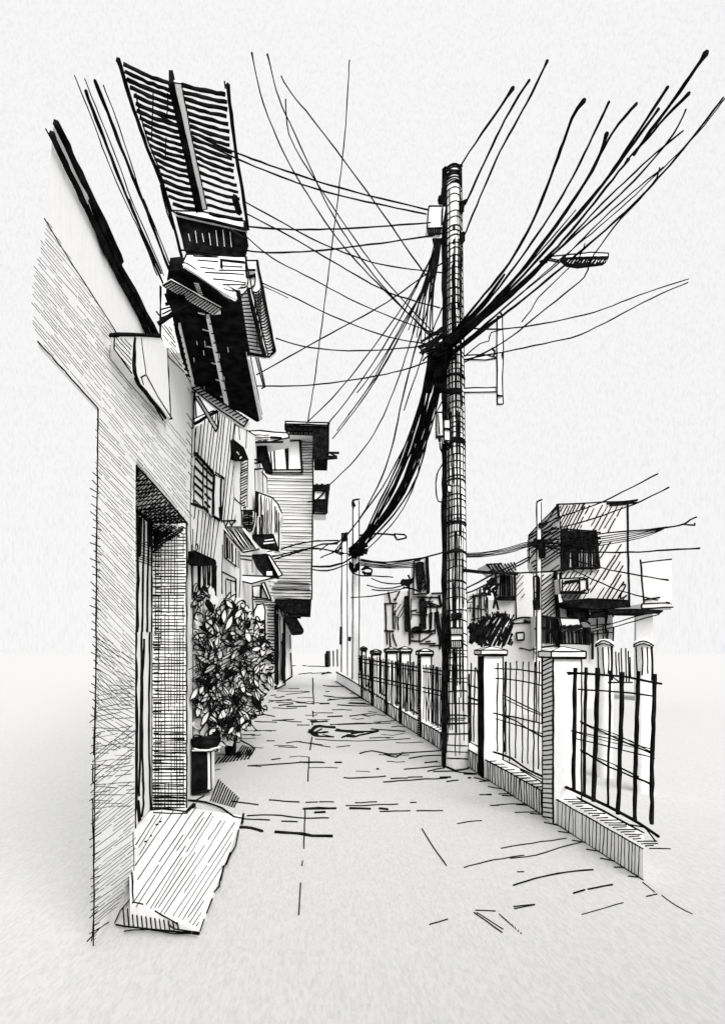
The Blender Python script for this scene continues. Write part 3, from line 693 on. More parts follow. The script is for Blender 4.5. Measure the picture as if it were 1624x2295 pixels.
for i in range(70):                        # looping pen lines between the leaves
    x, y = rnd_in(poly); d0 = R.uniform(-.16, .1); a2 = R.uniform(0, 3.14); rw, rh = R.uniform(12, 34), R.uniform(6, 15); n = R.choice((6, 8, 10)); span = R.uniform(3.2, 6.6); q = []
    for k in range(n + 1):
        t = span * k / n; u, w = rw * math.cos(t), rh * math.sin(t)
        q.append((x + u * math.cos(a2) - w * math.sin(a2), y + u * math.sin(a2) + w * math.cos(a2)))
    m.pen(q, sh_pl(d0), R.choice((3.4, 3.8, 4.2, 5)), jit=.6, step=8)
for i in range(90):                       # darting twigs
    x, y = rnd_in(poly); L_ = R.uniform(15, 48); a = R.choice((-1, 1)) * R.uniform(.5, 1.3)
    m.pen([(x, y), (x + L_ * .5 * math.cos(a) + R.uniform(-5, 5), y + L_ * .5 * math.sin(a)), (x + L_ * math.cos(a), y + L_ * math.sin(a))], sh_pl(R.uniform(-.1, .2)), R.choice((4, 4.5, 5, 8)), step=10)
edge = C4(740, 690, 850, 960, 870, 1100, 800, 1300, 780, 1400, 690, 1500, 600, 1600)
for i in range(40):
    x, y = poly_at(edge, R.random()); x += R.uniform(-14, 6); y += R.uniform(-10, 10)
    m.pen([(x, y), (x + R.uniform(4, 12), y - R.uniform(-8, 10)), (x + R.uniform(0, 16), y + R.uniform(4, 14)), (x - R.uniform(2, 12), y + R.uniform(0, 12))], sh_pl(.05), 5, step=6)
m.build('foliage', shrub)
m = M()
for (a, b, d0) in (((612, 2250), (640, 2060), .05), ((612, 2250), (660, 2130), 0), ((640, 2060), (620, 1900), .1), ((640, 2060), (720, 2080), .05)):
    m.pen([a, ((a[0] + b[0]) / 2 + 6, (a[1] + b[1]) / 2), b], sh_pl(d0 + .15), 7, w1=4)
m.build('stem', shrub)

# ================================================================ RIGHT SIDE: LOW WALL, PIERS, RAILINGS
m = M([STONE, INK])
rp = RP()
top = S(1932, 2552, 1673, 2404, 1646, 2388, 1452, 2280, 1325, 2205, 1214, 2142, 1085, 2062, 1010, 2020)
bot = [(x, VY + F * EYE / rp((x, 2000)).y) for x, _ in top]
def strip(tp, bt, pl_, ext):
    a = [pl_(p) for p in tp]; b = [pl_(p) for p in bt]; e = Vector(ext)
    for p in b: p.z = -.02
    for i in range(len(a) - 1):
        m.face([a[i], a[i + 1], b[i + 1], b[i]]); m.face([a[i] + e, a[i + 1] + e, a[i + 1], a[i]]); m.face([b[i] + e, b[i + 1] + e, a[i + 1] + e, a[i] + e])
    m.face([a[0], b[0], b[0] + e, a[0] + e]); m.face([b[-1], a[-1], a[-1] + e, b[-1] + e])
strip(top, bot, rp, (.2, .35, 0))
m.pen(top[:4], rp, 4.5); m.pen(top[3:], rp, 4.5); m.pen(bot[:4], rp, 6.5, jit=2); m.pen(bot[3:], rp, 6, jit=1.8)
m.hatch(top[:3] + bot[:3][::-1], rp, 91, 10.5, 4, rag=4, da=2, skip=.06); m.hatch(top[2:5] + bot[2:5][::-1], rp, 88, 7.5, 5, rag=3, da=4); m.hatch(top[4:7] + bot[4:7][::-1], rp, 86, 7, 4.8, rag=2, da=6)
m.hatch(K6(590, 1155, 635, 1165, 640, 1300, 600, 1250), rp, 88, 4, 6)
tp = lambda p: at(p[0], p[1], F * (EYE - .235) / (p[1] - VY))
for i in range(22):
    x, y = lerp2((1945, 2548), (1690, 2402), i / 21); Y = rp((x, 2000)).y; a = rp((x, 2000)); z = EYE - (lerp2((1932, 2552), (1673, 2404), i / 21)[1] - VY) * Y / F + .004
    a = Vector((a.x + .01, Y, z)); m.line3(a, a + Vector((R.uniform(.06, .16), R.uniform(-.01, .03), 0)), 3.6)
for i in range(12):
    x, y = lerp2((1640, 2384), (1470, 2290), i / 11); a = rp((x, y)); a.z += .004; m.line3(a, a + Vector((R.uniform(.07, .16), R.uniform(-.01, .04), 0)), 3.6)
for i in range(6):
    x, y = lerp2((1320, 2202), (1270, 2176), i / 5); a = rp((x, y)); a.z += .004; m.line3(a, a + Vector((.15, .2, 0)), 4)
a0 = rp(top[0]) + Vector((.2, .35, .003)); a1 = rp(top[1]) + Vector((.2, .35, .003)); a2 = rp(top[3]) + Vector((.2, .35, .003)); a3 = rp(top[6]) + Vector((.2, .35, .003))
for a, b in ((a0, a1), (a1, a2), (a2, a3)): m.line3(a, b, 5, jit=1.5)
tag(m.build('low_wall'), 'long low kerb wall with upright strokes along the right of the alley', 'wall')

def pier(label, Y0, Y1, wid, ztop, cap, side, out, inkw=4.5, zb=0.0, foot=None):
    x0 = rx(Y0, -.03); x1 = x0 + wid
    t = thing('fence_pier', (x0 + wid / 2, (Y0 + Y1) / 2, zb), label, 'fence pier', 'capped piers along the right fence')
    m = M([STONE, INK]); m.box((x0, Y0, zb - .02), (x1, Y1, ztop))
    for a, b, w in (((x0, Y0, zb), (x0, Y0, ztop), inkw + 1), ((x0, Y1, zb), (x0, Y1, ztop), inkw), ((x1, Y0, zb + foot[0] if foot else zb), (x1, Y0, ztop), inkw * (foot[1] if foot else 1))):
        if w: m.line3(a, b, w)
    h = ztop - zb
    if side == 'hatch':
        n = int(h / .045)
        for i in range(n):
            z = zb + h * i / n; m.line3((x0 - .003, Y1, z), (x0 - .003, Y0, min(ztop, z + .055)), 4)
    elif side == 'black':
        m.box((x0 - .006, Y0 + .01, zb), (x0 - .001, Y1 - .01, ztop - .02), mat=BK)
    m.line3((x0, Y0, zb), (x1, Y0, zb), 5)
    m.build('shaft', t)
    m = M([STONE, INK]); o_ = out; zc = ztop
    base = m.box((x0 - o_, Y0 - o_, zc), (x1 + o_, Y1 + o_, zc + cap * .55))
    ap_ = Vector(((x0 + x1) / 2, (Y0 + Y1) / 2, zc + cap)); tq = [Vector((p.x, p.y, p.z + .0005)) for p in base[4:]]
    for i in range(4): m.face([tq[i], tq[(i + 1) % 4], ap_])
    for i, j in ((0, 1), (3, 0), (4, 5), (7, 4), (0, 4), (1, 5), (3, 7)): m.line3(base[i], base[j], inkw)
    for i in (4, 5, 7): m.line3(base[i], ap_, inkw * .8)
    m.line3(base[0] + Vector((o_, 0, -.005)), base[1] + Vector((0, 0, -.005)), inkw + 4)
    m.build('cap', t); return t
pier('nearest fence pier with striped alley side, between the two widest railings', 5.37, 5.62, .26, 1.545, .10, 'hatch', .03, 5)
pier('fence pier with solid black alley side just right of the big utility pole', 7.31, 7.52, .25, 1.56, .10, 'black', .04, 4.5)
fpb = [(1262, 1296, 2168, 1965, 'capped pier just left of the big utility pole, first of the far row'),
       (1204, 1232, 2135, 1957, 'far row capped pier, second left of the big utility pole'),
       (1162, 1192, 2105, 1957, 'far row capped pier, third left of the big utility pole'),
       (1118, 1142, 2085, 1962, 'far row capped pier, fourth left of the big utility pole'),
       (1087, 1099, 2066, 1952, 'last tiny capped pier of the far row, beside the far utility poles')]
far_piers = []
for (xa, xb, yb, yt, lab) in fpb:
    Y0 = (2.4694 - .03) / ((xa - VX) / F + .049); wid = (xb - xa) * Y0 / F
    zt = EYE + (VY - yt) * Y0 / F; far_piers.append((xa, xb, Y0, wid))
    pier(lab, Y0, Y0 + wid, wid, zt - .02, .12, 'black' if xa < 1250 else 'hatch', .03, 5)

def railing(label, bars, rails, off=.1, foot=None):
    pl_ = RP(off)
    xs = [p[0] for b in bars for p in b[0]]; ys = [p[1] for b in bars for p in b[0]]
    p = pl_((sum(xs) / len(xs), max(ys)))
    t = thing('railing', (p.x, p.y, .2), label, 'railing', 'iron railings along the right fence')
    for q, w in bars:
        m = M(); m.pen(q, pl_, w, jit=1.2, step=24); m.build('bar', t)
    for q, w in rails:
        m = M(); m.pen(q, RP(off - .015), w, jit=1.2); m.build('rail', t)
    return t
nb = []
for x, xb_, y0_, y1_, w in ((818, 808, 340, 1142, 10.5), (888, 876, 338, 1165, 8.5), (962, 938, 340, 1212, 12), (1045, 1030, 358, 1240, 6.5), (1122, 1095, 368, 1295, 11.5), (1228, 1205, 362, 1330, 10.5), (1333, 1315, 380, 1360, 11)):
    nb.append((K6(x, y0_, (x * 2 + xb_) / 3 + R.uniform(-3, 3), y0_ + 300, (x + xb_ * 2) / 3 + R.uniform(-5, 5), y0_ + 600, xb_, y1_), w * 1.2))
nr = [(K6(765, 372, 960, 385, 1140, 400, 1380, 445), 7.5), (K6(835, 480, 1080, 495, 1325, 525), 5.5), (K6(790, 750, 1040, 800, 1330, 872), 4), (K6(850, 690, 1060, 790, 1330, 905), 5.5), (K6(865, 705, 1080, 775, 1320, 890), 3.5),
      (K6(800, 795, 1060, 860, 1335, 930), 4), (K6(850, 875, 1040, 985, 1320, 1100), 6), (K6(860, 890, 1080, 975, 1230, 1050), 4), (K6(738, 1110, 960, 1210, 1180, 1320, 1360, 1440), 10), (K6(825, 1180, 1000, 1270, 1170, 1360, 1270, 1380, 1340, 1472), 5)]
nr += [(K6(860, 700, 1000, 770, 1180, 815, 1320, 900), 2.6), (K6(800, 752, 950, 800, 1325, 885), 2.6), (K6(1080, 980, 1180, 1030, 1310, 1105), 3), (K6(770, 385, 880, 372, 1000, 392), 4)]
railing('nearest railing of seven thick black bars on the right edge', nb, nr)
nb = []
for x, y0_, y1_, w in ((315, 308, 885, 5), (362, 300, 890, 4.5), (370, 300, 905, 4), (395, 305, 950, 4.5), (436, 296, 930, 4.2), (479, 300, 962, 4.2), (516, 300, 965, 4.2), (555, 302, 1020, 5), (585, 296, 1000, 4.5), (616, 340, 1035, 4.8)):
    nb.append((K6(x, y0_, x - 4, y0_ + 250, x - 6 + R.uniform(-4, 4), y1_), w))
nr = [(K6(295, 345, 450, 352, 615, 378), 4.5), (K6(300, 410, 450, 425, 625, 462), 4.5), (K6(348, 515, 480, 580, 640, 660), 4), (K6(350, 540, 500, 610, 640, 668), 3.5), (K6(285, 635, 440, 665, 640, 715), 5), (K6(300, 672, 470, 725, 620, 775), 4),
      (K6(330, 645, 440, 690, 545, 760, 690, 830), 5), (K6(285, 888, 400, 930, 520, 1010, 645, 1065), 7), (K6(460, 1005, 570, 1065, 650, 1112), 5)]
railing('middle railing of thin bars between the striped pier and the black-sided pier', nb, nr)
nb = [(K6(142, 308, 138, 560, 140, 820), 4.5), (K6(166, 340, 160, 600, 157, 822), 4.5), (K6(166, 340, 185, 380, 192, 560, 188, 780), 4.5), (K6(128, 380, 130, 830), 6)]
nr = [(K6(95, 355, 190, 362), 5), (K6(88, 440, 160, 465, 235, 492), 5), (K6(80, 515, 140, 540, 195, 552), 7), (K6(105, 572, 195, 578), 5)]
railing('narrow strip of railing between the big utility pole and the black-sided pier', nb, nr)
def tlin(x): return 350 + (x - 475) * .15, 545 + (x - 475) * .5
spans = [(1095, 1170, 'far railing close to the left of the big utility pole, right of first capped pier', 17), (905, 965, 'far railing between first and second capped piers left of the pole', 18), (795, 815, 'far railing between second and third capped piers left of the pole', 12),
         (660, 705, 'far railing between third and fourth capped piers left of the pole', 15), (535, 590, 'far railing between fourth and last capped piers left of the pole', 14)]
ext_ = {1095: (1000, 1175), 905: (835, 975), 795: (740, 830), 660: (640, 735), 535: (478, 640)}
for (xa, xb, lab, gp_) in spans:
    xa_, xb_ = ext_[xa]; nb = []; x = xa_ + 6
    while x < xb_:
        a, b = tlin(x); nb.append((K5(x, a - 25 + R.uniform(-18, 8), x + R.uniform(-3, 3), (a + b) / 2, x + R.uniform(-2, 2), b + 40 + R.uniform(-15, 5)), R.choice((3, 3.4, 4, 6)))); x += gp_ * R.uniform(.8, 1.25)
    r_ = [(K5(xa_, tlin(xa_)[0], xb_, tlin(xb_)[0]), 5), (K5(xa_ + 3, tlin(xa_)[0] + 28, xb_, tlin(xb_)[0] + 30), 4), (K5(xa_, 485 + (xa_ - 520) * .21, xb_, 485 + (xb_ - 520) * .21), 5), (K5(xa_, 510 + (xa_ - 520) * .23, xb_, 510 + (xb_ - 520) * .23), 4)]
    railing(lab, nb, r_, off=-.06)
nb = [(K5(x, y0_, x + 2, 415), w) for x, y0_, w in ((215, 310, 9), (225, 290, 9), (243, 288, 5), (274, 288, 4.5), (307, 275, 4.5))]
railing('last short bars of railing at the far end of the alley', nb, [(K5(212, 330, 226, 330), 5)], off=0)
# posts and bars of the yard behind
m_posts = ((1789, 1843, 1929, 7.4, 'left one of two round-capped posts standing behind the nearest railing', 12),
           (1904, 1963, 1929, 6.6, 'right one of two round-capped posts standing behind the nearest railing', 0))
for (xa, xb, yt, Y, lab, dx) in m_posts:
    a = at(xa, yt, Y); b = at(xb, yt, Y); cx = (a.x + b.x) / 2; r = (b.x - a.x) / 2
    t = thing('yard_post', (cx, Y, 0), lab, 'gate post', 'round-capped posts behind the fence')
    m = M([STONE, INK]); m.lathe(cx, Y, [(r * .82, 0), (r * .82, a.z - .04)], sides=24)
    q = FR(Y - r * .84)
    x0_, x1_ = xa + 6, xb - 6
    for x, yb, w in ((x0_, 2035, 4.5), ((x0_ + x1_) / 2 - 6, 2030, 4.5), ((x0_ + x1_) / 2 + 10, 2025, 4), (x1_, 2045, 6)): m.pen(S(x, 1945, x + 2, 1990, x + R.uniform(0, 5), yb), q, w)
    m.build('shaft', t)
    m = M([STONE, INK]); m.lathe(cx, Y, [(r * .82, a.z - .04), (r, a.z - .03), (r * .95, a.z - .005), (r * .5, a.z + .03), (.01, a.z + .035)], sides=24)
    m.pen(S(xa - 2, 1940, (xa + xb) / 2 - 10, 1928, (xa + xb) / 2 + 10, 1928, xb, 1942), FR(Y - r), 5, step=10); m.pen(S(xa - 2, 1944, (xa + xb) / 2, 1934, xb - 2, 1946), FR(Y - r), 4.5, step=10)
    m.build('cap', t)
t = thing('yard_railing', at(1868, 2040, 7.0), 'short thin bars between the two round-capped posts', 'railing')
for x, y0_, y1_ in ((1080, 235, 400), (1100, 240, 430), (1116, 212, 420), (1145, 212, 430), (1162, 230, 435), (1172, 270, 410)):
    m = M(); m.pen(K6(x, y0_, x + 3, (y0_ + y1_) / 2, x + 6, y1_), FR(7.0), 4.2); m.build('bar', t)
m = M(); m.pen(K6(1030, 437, 1190, 436), FR(6.98), 5); m.pen(K6(1060, 400, 1100, 430), FR(6.98), 4); m.build('rail', t)

# ================================================================ THE BIG POLE
PY = 7.92
pole = thing('utility_pole', (at(1369, 2308, PY).x, PY + .17, 0), 'big round concrete utility pole in front of the fence, wrapped in rings', 'utility pole')
bx0, bz0 = at(1369, 2308, PY + .17).x, 0; tx0, tz0 = at(1360, 512, PY + .17).x, at(1360, 512, PY + .17).z
def pole_c(z):
    t = z / tz0; return bx0 + (tx0 - bx0) * t, (.168 + (.115 - .168) * t)
PCY = PY + .17
m = M([STONE, INK])
zs = [0, 1, 2, 3, 4, 5, 6, 7, tz0]; rings = []
for z in zs:
    cx, r = pole_c(z); b = len(m.v); rings.append(b)
    for k in range(24):
        a = 2 * math.pi * k / 24; m.v.append(Vector((cx + r * math.cos(a), PCY + r * math.sin(a), z)))
for i in range(len(zs) - 1):
    for k in range(24):
        k2 = (k + 1) % 24; m.f.append([rings[i] + k, rings[i] + k2, rings[i + 1] + k2, rings[i + 1] + k]); m.m.append(WH)
m.f.append([rings[-1] + k for k in range(24)]); m.m.append(WH)
def on_pole(ang, z, lift=.001):
    cx, r = pole_c(z); r += lift; a = math.radians(ang); return Vector((cx + r * math.cos(a), PCY + r * math.sin(a), z))
def pole_line(ang, z0, z1, w, wob=2.0):
    n = max(3, int((z1 - z0) / .15)); pts = [on_pole(ang + R.uniform(-wob, wob), z0 + (z1 - z0) * i / n) for i in range(n + 1)]
    m.tube(pts, [w * .5 * PY / F * R.uniform(.8, 1.2) for _ in pts])
def pole_ring(z, a0, a1, w, tilt=0.0):
    n = 9; bow = R.uniform(.015, .05) * (1 if z > 1.6 else .35)
    pts = [on_pole(a0 + (a1 - a0) * i / n, z + bow * math.sin(math.pi * i / n) + tilt * (i / n - .5)) for i in range(n + 1)]
    m.tube(pts, [w * .5 * PY / F * R.uniform(.85, 1.15) for _ in pts])
pole_line(180, 0, tz0, 7, 1); pole_line(0, 0, tz0, 6, 1); pole_line(-12, 1.2, tz0, 4, 3); pole_line(358, 3.9, 6.2, 7, 2)
for ang, z0_, z1_, w in ((195, 0, tz0, 20), (204, .2, 2.0, 12), (203, 4.4, tz0, 11), (186, 2.2, 3.2, 9)): pole_line(ang, z0_, z1_, w, 1.5)
for k in range(80):
    a = R.uniform(203, 318); z0_ = R.uniform(.4, 6.8); pole_line(a, z0_, min(tz0 - .1, z0_ + R.uniform(.7, 2.4)), R.uniform(2.4, 3.6), 1.6)
for k in range(26):
    a = R.uniform(205, 300); z0_ = R.uniform(.15, 1.3); pole_line(a, z0_, z0_ + R.uniform(.5, 1.2), R.uniform(2.4, 3.4), 1.5)
for k in range(12): pole_ring(R.uniform(.1, 2.6), 200, R.uniform(290, 350), 3.2, R.uniform(-.02, .02))
z = .12
while z < tz0 - .05:
    pole_ring(z, R.uniform(200, 222), R.uniform(325, 356), R.uniform(3.2, 4.8), R.uniform(-.02, .02))
    z += R.uniform(.07, .11) if z > 3.0 else R.uniform(.10, .19)
for k in range(9): pole_ring(tz0 - .03 - k * .033, 182, 356, 5)
for z, w in ((3.35, 8), (4.45, 9), (4.5, 8), (5.38, 9), (3.92, 6), (2.95, 9)): pole_ring(z, 182, 358, w)
for k in range(10): m.tube([on_pole(262, 5.6 + k * .2), on_pole(263, 5.66 + k * .2)], [.02, .016])
m.pen(K1(350, 240, 390, 232, 435, 222, 425, 240, 380, 246), FR(PY + .15), 5, step=8); m.pen(K1(315, 259, 435, 262), FR(PY + .05), 7)
m.lines(GR(.01), 7, K5(1165, 1230, 1200, 1235, 1265, 1262, 1370, 1245), K5(1190, 1225, 1290, 1232, 1360, 1222))
m.build('shaft', pole)
def pbox(name, poly_, Y, d, mat=WH, ink=5, extra=None):
    global m
    m = M([STONE, INK]); m.slab(poly_, FR(Y), (0, d, 0), mat=mat, ink=ink)
    if extra: extra()
    return m.build(name, pole)
pf = PY - .12
def ex():
    m.slab(K3(1185, 1292, 1295, 1290, 1298, 1352, 1190, 1352), FR(pf - .02), (0, .015, 0), mat=BK, ink=5); m.slab(K3(1185, 1405, 1300, 1400, 1298, 1470, 1185, 1472), FR(pf - .02), (0, .015, 0), mat=BK, ink=5)
    for k in range(7): m.pen(K3(1200 + k * 14, 1300, 1203 + k * 14, 1345), FR(pf - .025), 2, mat=WH)
    for k in range(5): m.pen(K3(1205 + k * 18, 1412, 1207 + k * 18, 1462), FR(pf - .025), 2, mat=WH)
pbox('number_plate', K3(1192, 1292, 1292, 1292, 1292, 1470, 1190, 1470), pf, .04, extra=ex)
pbox('clamp', K3(1130, 1345, 1190, 1350, 1190, 1390, 1130, 1385), PY, .1, mat=BK)
pbox('clamp', K3(1200, 1165, 1280, 1160, 1280, 1205, 1200, 1210), PY - .02, .02, mat=BK)
def ex():
    for k in range(8): m.pen(K1(195 + k * 13, 668, 205 + k * 11, 710), FR(PY - .02), 5)
    m.lines(FR(PY - .02), 6, K1(190, 665, 290, 662), K1(205, 705, 300, 700)); m.pen(K1(300, 520, 295, 640), FR(PY - .02), 6)
pbox('junction_box', K1(205, 510, 325, 510, 300, 662, 193, 664), PY, .18, extra=ex)
def ex():
    m.lines(FR(PY - .02), 10, K1(320, 370, 300, 420, 285, 470)); m.lines(FR(PY - .02), 16, K1(268, 455, 300, 462), K1(290, 440, 285, 492))
pbox('insulator', K1(295, 390, 322, 360, 322, 400, 300, 430), PY + .05, .06, mat=BK, extra=ex)
def ex(): m.lines(FR(PY - .02), 11, K1(425, 490, 470, 470), K1(435, 480, 438, 550))
pbox('insulator', K1(418, 478, 455, 475, 442, 540, 425, 545), PY + .05, .06, mat=BK, extra=ex)
pbox('insulator', K1(428, 700, 450, 690, 452, 752, 435, 755), PY + .05, .06, mat=BK)
pbox('meter_box', K2(572, 515, 620, 512, 628, 705, 572, 708), PY - .02, .12, extra=lambda: (m.pen(K2(585, 525, 595, 690), FR(PY - .04), 4), m.pen(K2(565, 712, 630, 708), FR(PY - .04), 8), m.pen(K2(595, 715, 598, 755), FR(PY - .04), 14, w1=7)))
pbox('meter_box', K2(630, 575, 680, 570, 682, 745, 635, 740), PY - .03, .12, extra=lambda: (m.pen(K2(625, 645, 685, 650), FR(PY - .05), 7), m.pen(K2(630, 745, 690, 790), FR(PY - .05), 9)))
pbox('clip', K2(658, 1105, 695, 1110, 692, 1165, 660, 1160), PY, .03)
m = M([STONE, INK])
q = FR(PY + .12)
m.slab(K2(785, 318, 1082, 308, 1092, 345, 785, 350), q, (0, .06, 0), ink=4.5)
m.slab(K1(440, 1552, 590, 1545, 690, 1568, 600, 1582, 440, 1578), FR(PY + .13), (0, .05, 0), ink=4.5)
m.slab(K1(680, 1280, 716, 1276, 722, 1560, 715, 1700, 722, 1890, 682, 1890, 678, 1500), FR(PY + .08), (0, .06, 0), ink=4.5)
m.pen(K1(703, 1252, 718, 1280), FR(PY + .08), 6); m.pen(K2(1065, 375, 1108, 380), FR(PY + .06), 6); m.lines(FR(PY + .06), 6, K1(640, 1500, 660, 1520, 655, 1555), K1(715, 1530, 722, 1568))
m.build('cross_arm', pole)
m = M(); m.pen(K2(598, 760, 605, 820, 625, 855), FR(PY), 5, step=8); m.build('loop_wire', pole)
m = M(); m.pen(K2(625, 925, 575, 1020, 565, 1120, 575, 1210, 605, 1245, 650, 1215), FR(PY), 4.5, step=10);
m.build('loop_wire', pole)

def far_pole(label, xa, xb, yt, yb, Y, ink=5, extra=None, name='utility_pole', tip=None):
    a = at(xa, yt, Y); b = at(xb, yt, Y); cx = (a.x + b.x) / 2; r = (b.x - a.x) / 2
    t = thing(name, (cx, Y, 0), label, 'utility pole', 'utility poles of the alley')
    m = M([STONE, INK]); m.lathe(cx, Y, [(r * 1.1, 0), (r * .95, a.z)], sides=16)
    k1 = 1 - r * 1.02 / Y
    m.line3((cx - r * 1.1, Y - r * .2, 0), (cx - r * .95, Y - r * .2, a.z), ink); m.line3((cx + r * 1.1, Y - r * .2, 0), (cx + r * .95, Y - r * .2, a.z), ink)
    m.line3((cx - r * 1.3, Y - r, a.z), (cx + r * 1.3, Y - r, a.z + .05), ink)
    m.build('shaft', t)
    if extra: extra(t, Y - r - .03)
    return t
def e2(t, Y):
    m = M(); m.lines(FR(Y), 7, K3(345, 210, 322, 168), K3(322, 168, 325, 215)); m.build('bracket', t)
    m = M(); m.pen(K3(298, 1370, 295, 1410), FR(Y), 10); m.build('clamp', t)
far_pole('taller right-hand of two slim poles at the far alley end', 1060, 1078, 1506, 2072, 24.0, extra=e2)
def e3(t, Y):
    m = M([STONE, INK]); m.slab(K3(240, 470, 262, 458, 275, 510, 240, 520), FR(Y), (0, .2, 0), mat=BK, ink=5); m.build('tip', t)
    m = M(); m.pen(K3(220, 1280, 215, 1440), FR(Y), 8); m.build('conduit', t)
far_pole('shorter left-hand of two slim poles at the far alley end, black tipped', 1027, 1042, 1606, 2045, 31.0, extra=e3)
def e4(t, Y):
    m = M([STONE, INK]); m.slab(K4(482, 405, 545, 400, 548, 520, 515, 525, 505, 445, 485, 440), FR(Y), (0, .2, 0), mat=BK, ink=7); m.build('cable_clamp', t)
    m = M([STONE, INK]); m.slab(K4(508, 290, 540, 285, 540, 310, 512, 315), FR(Y), (0, .15, 0), mat=BK, ink=8); m.build('insulator', t)
    m = M(); m.lines(FR(Y), 6, K4(500, 650, 498, 880), K4(510, 660, 512, 890), K4(470, 660, 480, 880)); m.pen(K4(480, 820, 485, 890), FR(Y), 16); m.build('conduit', t)
far_pole('slim pole among the right-hand houses with a black cable clamp', 1611.5, 1624, 1510, 2100, 13.0, extra=e4)

# street lamps
lamp = thing('street_lamp', at(1160, 1608, 23.5), 'small street lamp on thin arm reaching right from the taller far pole', 'street lamp')
m = M(); m.pen(K3(380, 470, 540, 458, 690, 466), FR(23.6), 6); m.build('arm', lamp)
m = M([STONE, INK]); m.slab(K3(688, 458, 785, 465, 802, 490, 765, 500, 718, 508), FR(23.5), (0, .3, 0), ink=5.5); m.build('lamp_head', lamp)
lamp = thing('street_lamp', at(1760, 790, 7.2), 'large lamp head with dark ribbed underside hanging among cables at upper right', 'street lamp')
m = M([STONE, INK]); m.slab(K1(1150, 850, 1330, 832, 1455, 838, 1452, 868, 1300, 866, 1130, 872), FR(7.2), (0, .05, 0), ink=4.5); m.build('lamp_head', lamp)
m = M([STONE, INK]); q = FR(7.19)
bp_ = K1(1130, 880, 1300, 866, 1455, 862, 1430, 905, 1250, 928, 1170, 915)
m.slab(bp_, FR(7.2), (0, .05, 0), mat=BK, ink=5); [m.pen(K1(x, 905 + R.uniform(-8, 8), x + 18, 885), FR(7.185), 3, mat=WH) for x in range(1160, 1430, 22)]; m.hatch(bp_, q, -62, 5, 5.5, rag=3); m.hatch(K1(1130, 885, 1300, 870, 1320, 915, 1200, 915), q, -55, 5, 6); m.hatch(bp_, q, -6, 7, 4); m.build('diffuser', lamp)  # white dashes drawn as glints on the black underside
m = M(); m.lines(FR(7.25), 4.5, K1(1020, 868, 1060, 880, 1150, 886), K1(1025, 862, 1160, 850), K1(975, 898, 1020, 885, 1120, 902)); m.pen(K1(975, 898, 1030, 902), FR(7.25), 6); m.build('arm', lamp)
drain = thing('drain_cover', G((1010, 2200)), 'black-rimmed drain opening in the middle of the alley', 'drain')
m = M()
q = GR(.006)
m.lines(q, 15, K5(85, 955, 110, 925, 160, 908, 290, 918), K5(85, 940, 120, 975, 150, 985)); m.lines(q, 16, K5(300, 940, 380, 948, 440, 950), K5(390, 985, 450, 990)); m.lines(q, 8, K5(150, 985, 280, 990), K5(440, 945, 540, 948, 640, 940), K5(450, 990, 540, 965, 640, 943), K5(345, 995, 400, 972), K5(135, 950, 180, 925))
m.lines(q, 16, K5(85, 950, 140, 975)); m.lines(q, 4, K5(150, 955, 210, 945), K5(190, 970, 260, 985)); m.build('rim', drain)
m = M([ROAD, INK]); m.slab(K5(110, 930, 170, 912, 290, 920, 440, 950, 520, 960, 440, 985, 280, 985, 150, 980), GR(.005), (0, 0, -.02), ink=0); m.lines(GR(.008), 9, K5(95, 945, 150, 960, 230, 950), K5(420, 965, 520, 952)); m.build('lid', drain)

# ================================================================ RIGHT SIDE HOUSES
rh = thing('hatched_house', at(1760, 2130, 16.2), 'two storey hatched house at right with big dark window on its overhanging upper floor', 'house')
q16 = FR(15.98)
m = M([PLASTER, INK])
m.slab(K4(640, 152, 1126, 132, 1138, 862, 690, 838, 655, 760), FR(16), (1.75, 4, 0), ink=5, edges=[0, 4])
m.lines(q16, 6, K4(1127, 130, 1125, 400, 1132, 620, 1137, 862)); m.pen(K4(636, 150, 655, 330, 660, 500, 660, 760), q16, 8); m.lines(q16, 7, K4(980, 148, 1100, 135, 1195, 122), K4(1000, 158, 1190, 140))
m.hatch(K4(650, 160, 830, 155, 800, 320, 660, 320), q16, -62, 9, 3.6, rag=6); m.hatch(K4(800, 160, 1090, 160, 1030, 330, 880, 330), q16, -60, 15, 3.4, rag=10, brk=70)
m.hatch(K4(930, 400, 1080, 420, 1110, 820, 880, 820, 860, 620, 930, 610), q16, -58, 13, 3.6, rag=10, brk=90); m.hatch(K4(670, 620, 855, 610, 855, 820, 690, 820, 680, 770), q16, -55, 11, 3.4, rag=8, brk=60)
m.pen(K4(1085, 720, 1110, 712, 1075, 790, 1080, 810, 1120, 790), q16, 4.5, step=8)
m.build('wall', rh)
m = M([PLASTER, INK]); wq = K4(660, 325, 905, 340, 932, 598, 670, 606)
m.slab(wq, FR(15.9), (0, .07, 0), ink=5); q = FR(15.87)
m.hatch(wq, q, 90, 7, 5.5, rag=6); m.hatch(K4(660, 325, 905, 340, 910, 470, 665, 480), q, 90, 8, 6); m.hatch(K4(665, 340, 905, 350, 915, 590, 670, 600), q, 91, 8, 4); m.hatch(K4(660, 330, 930, 345, 900, 470, 670, 470), q, 1, 13, 6, rag=8)
m.pen(K4(665, 325, 665, 600), q, 9); m.pen(K4(905, 350, 925, 600), q, 8); m.pen(K4(670, 600, 920, 596), q, 8); m.build('window', rh)
m = M([PLASTER, INK]); m.slab(K4(650, 672, 800, 665, 845, 672, 850, 772, 655, 772), FR(15.6), (0, .35, 0), ink=5); q = FR(15.58)
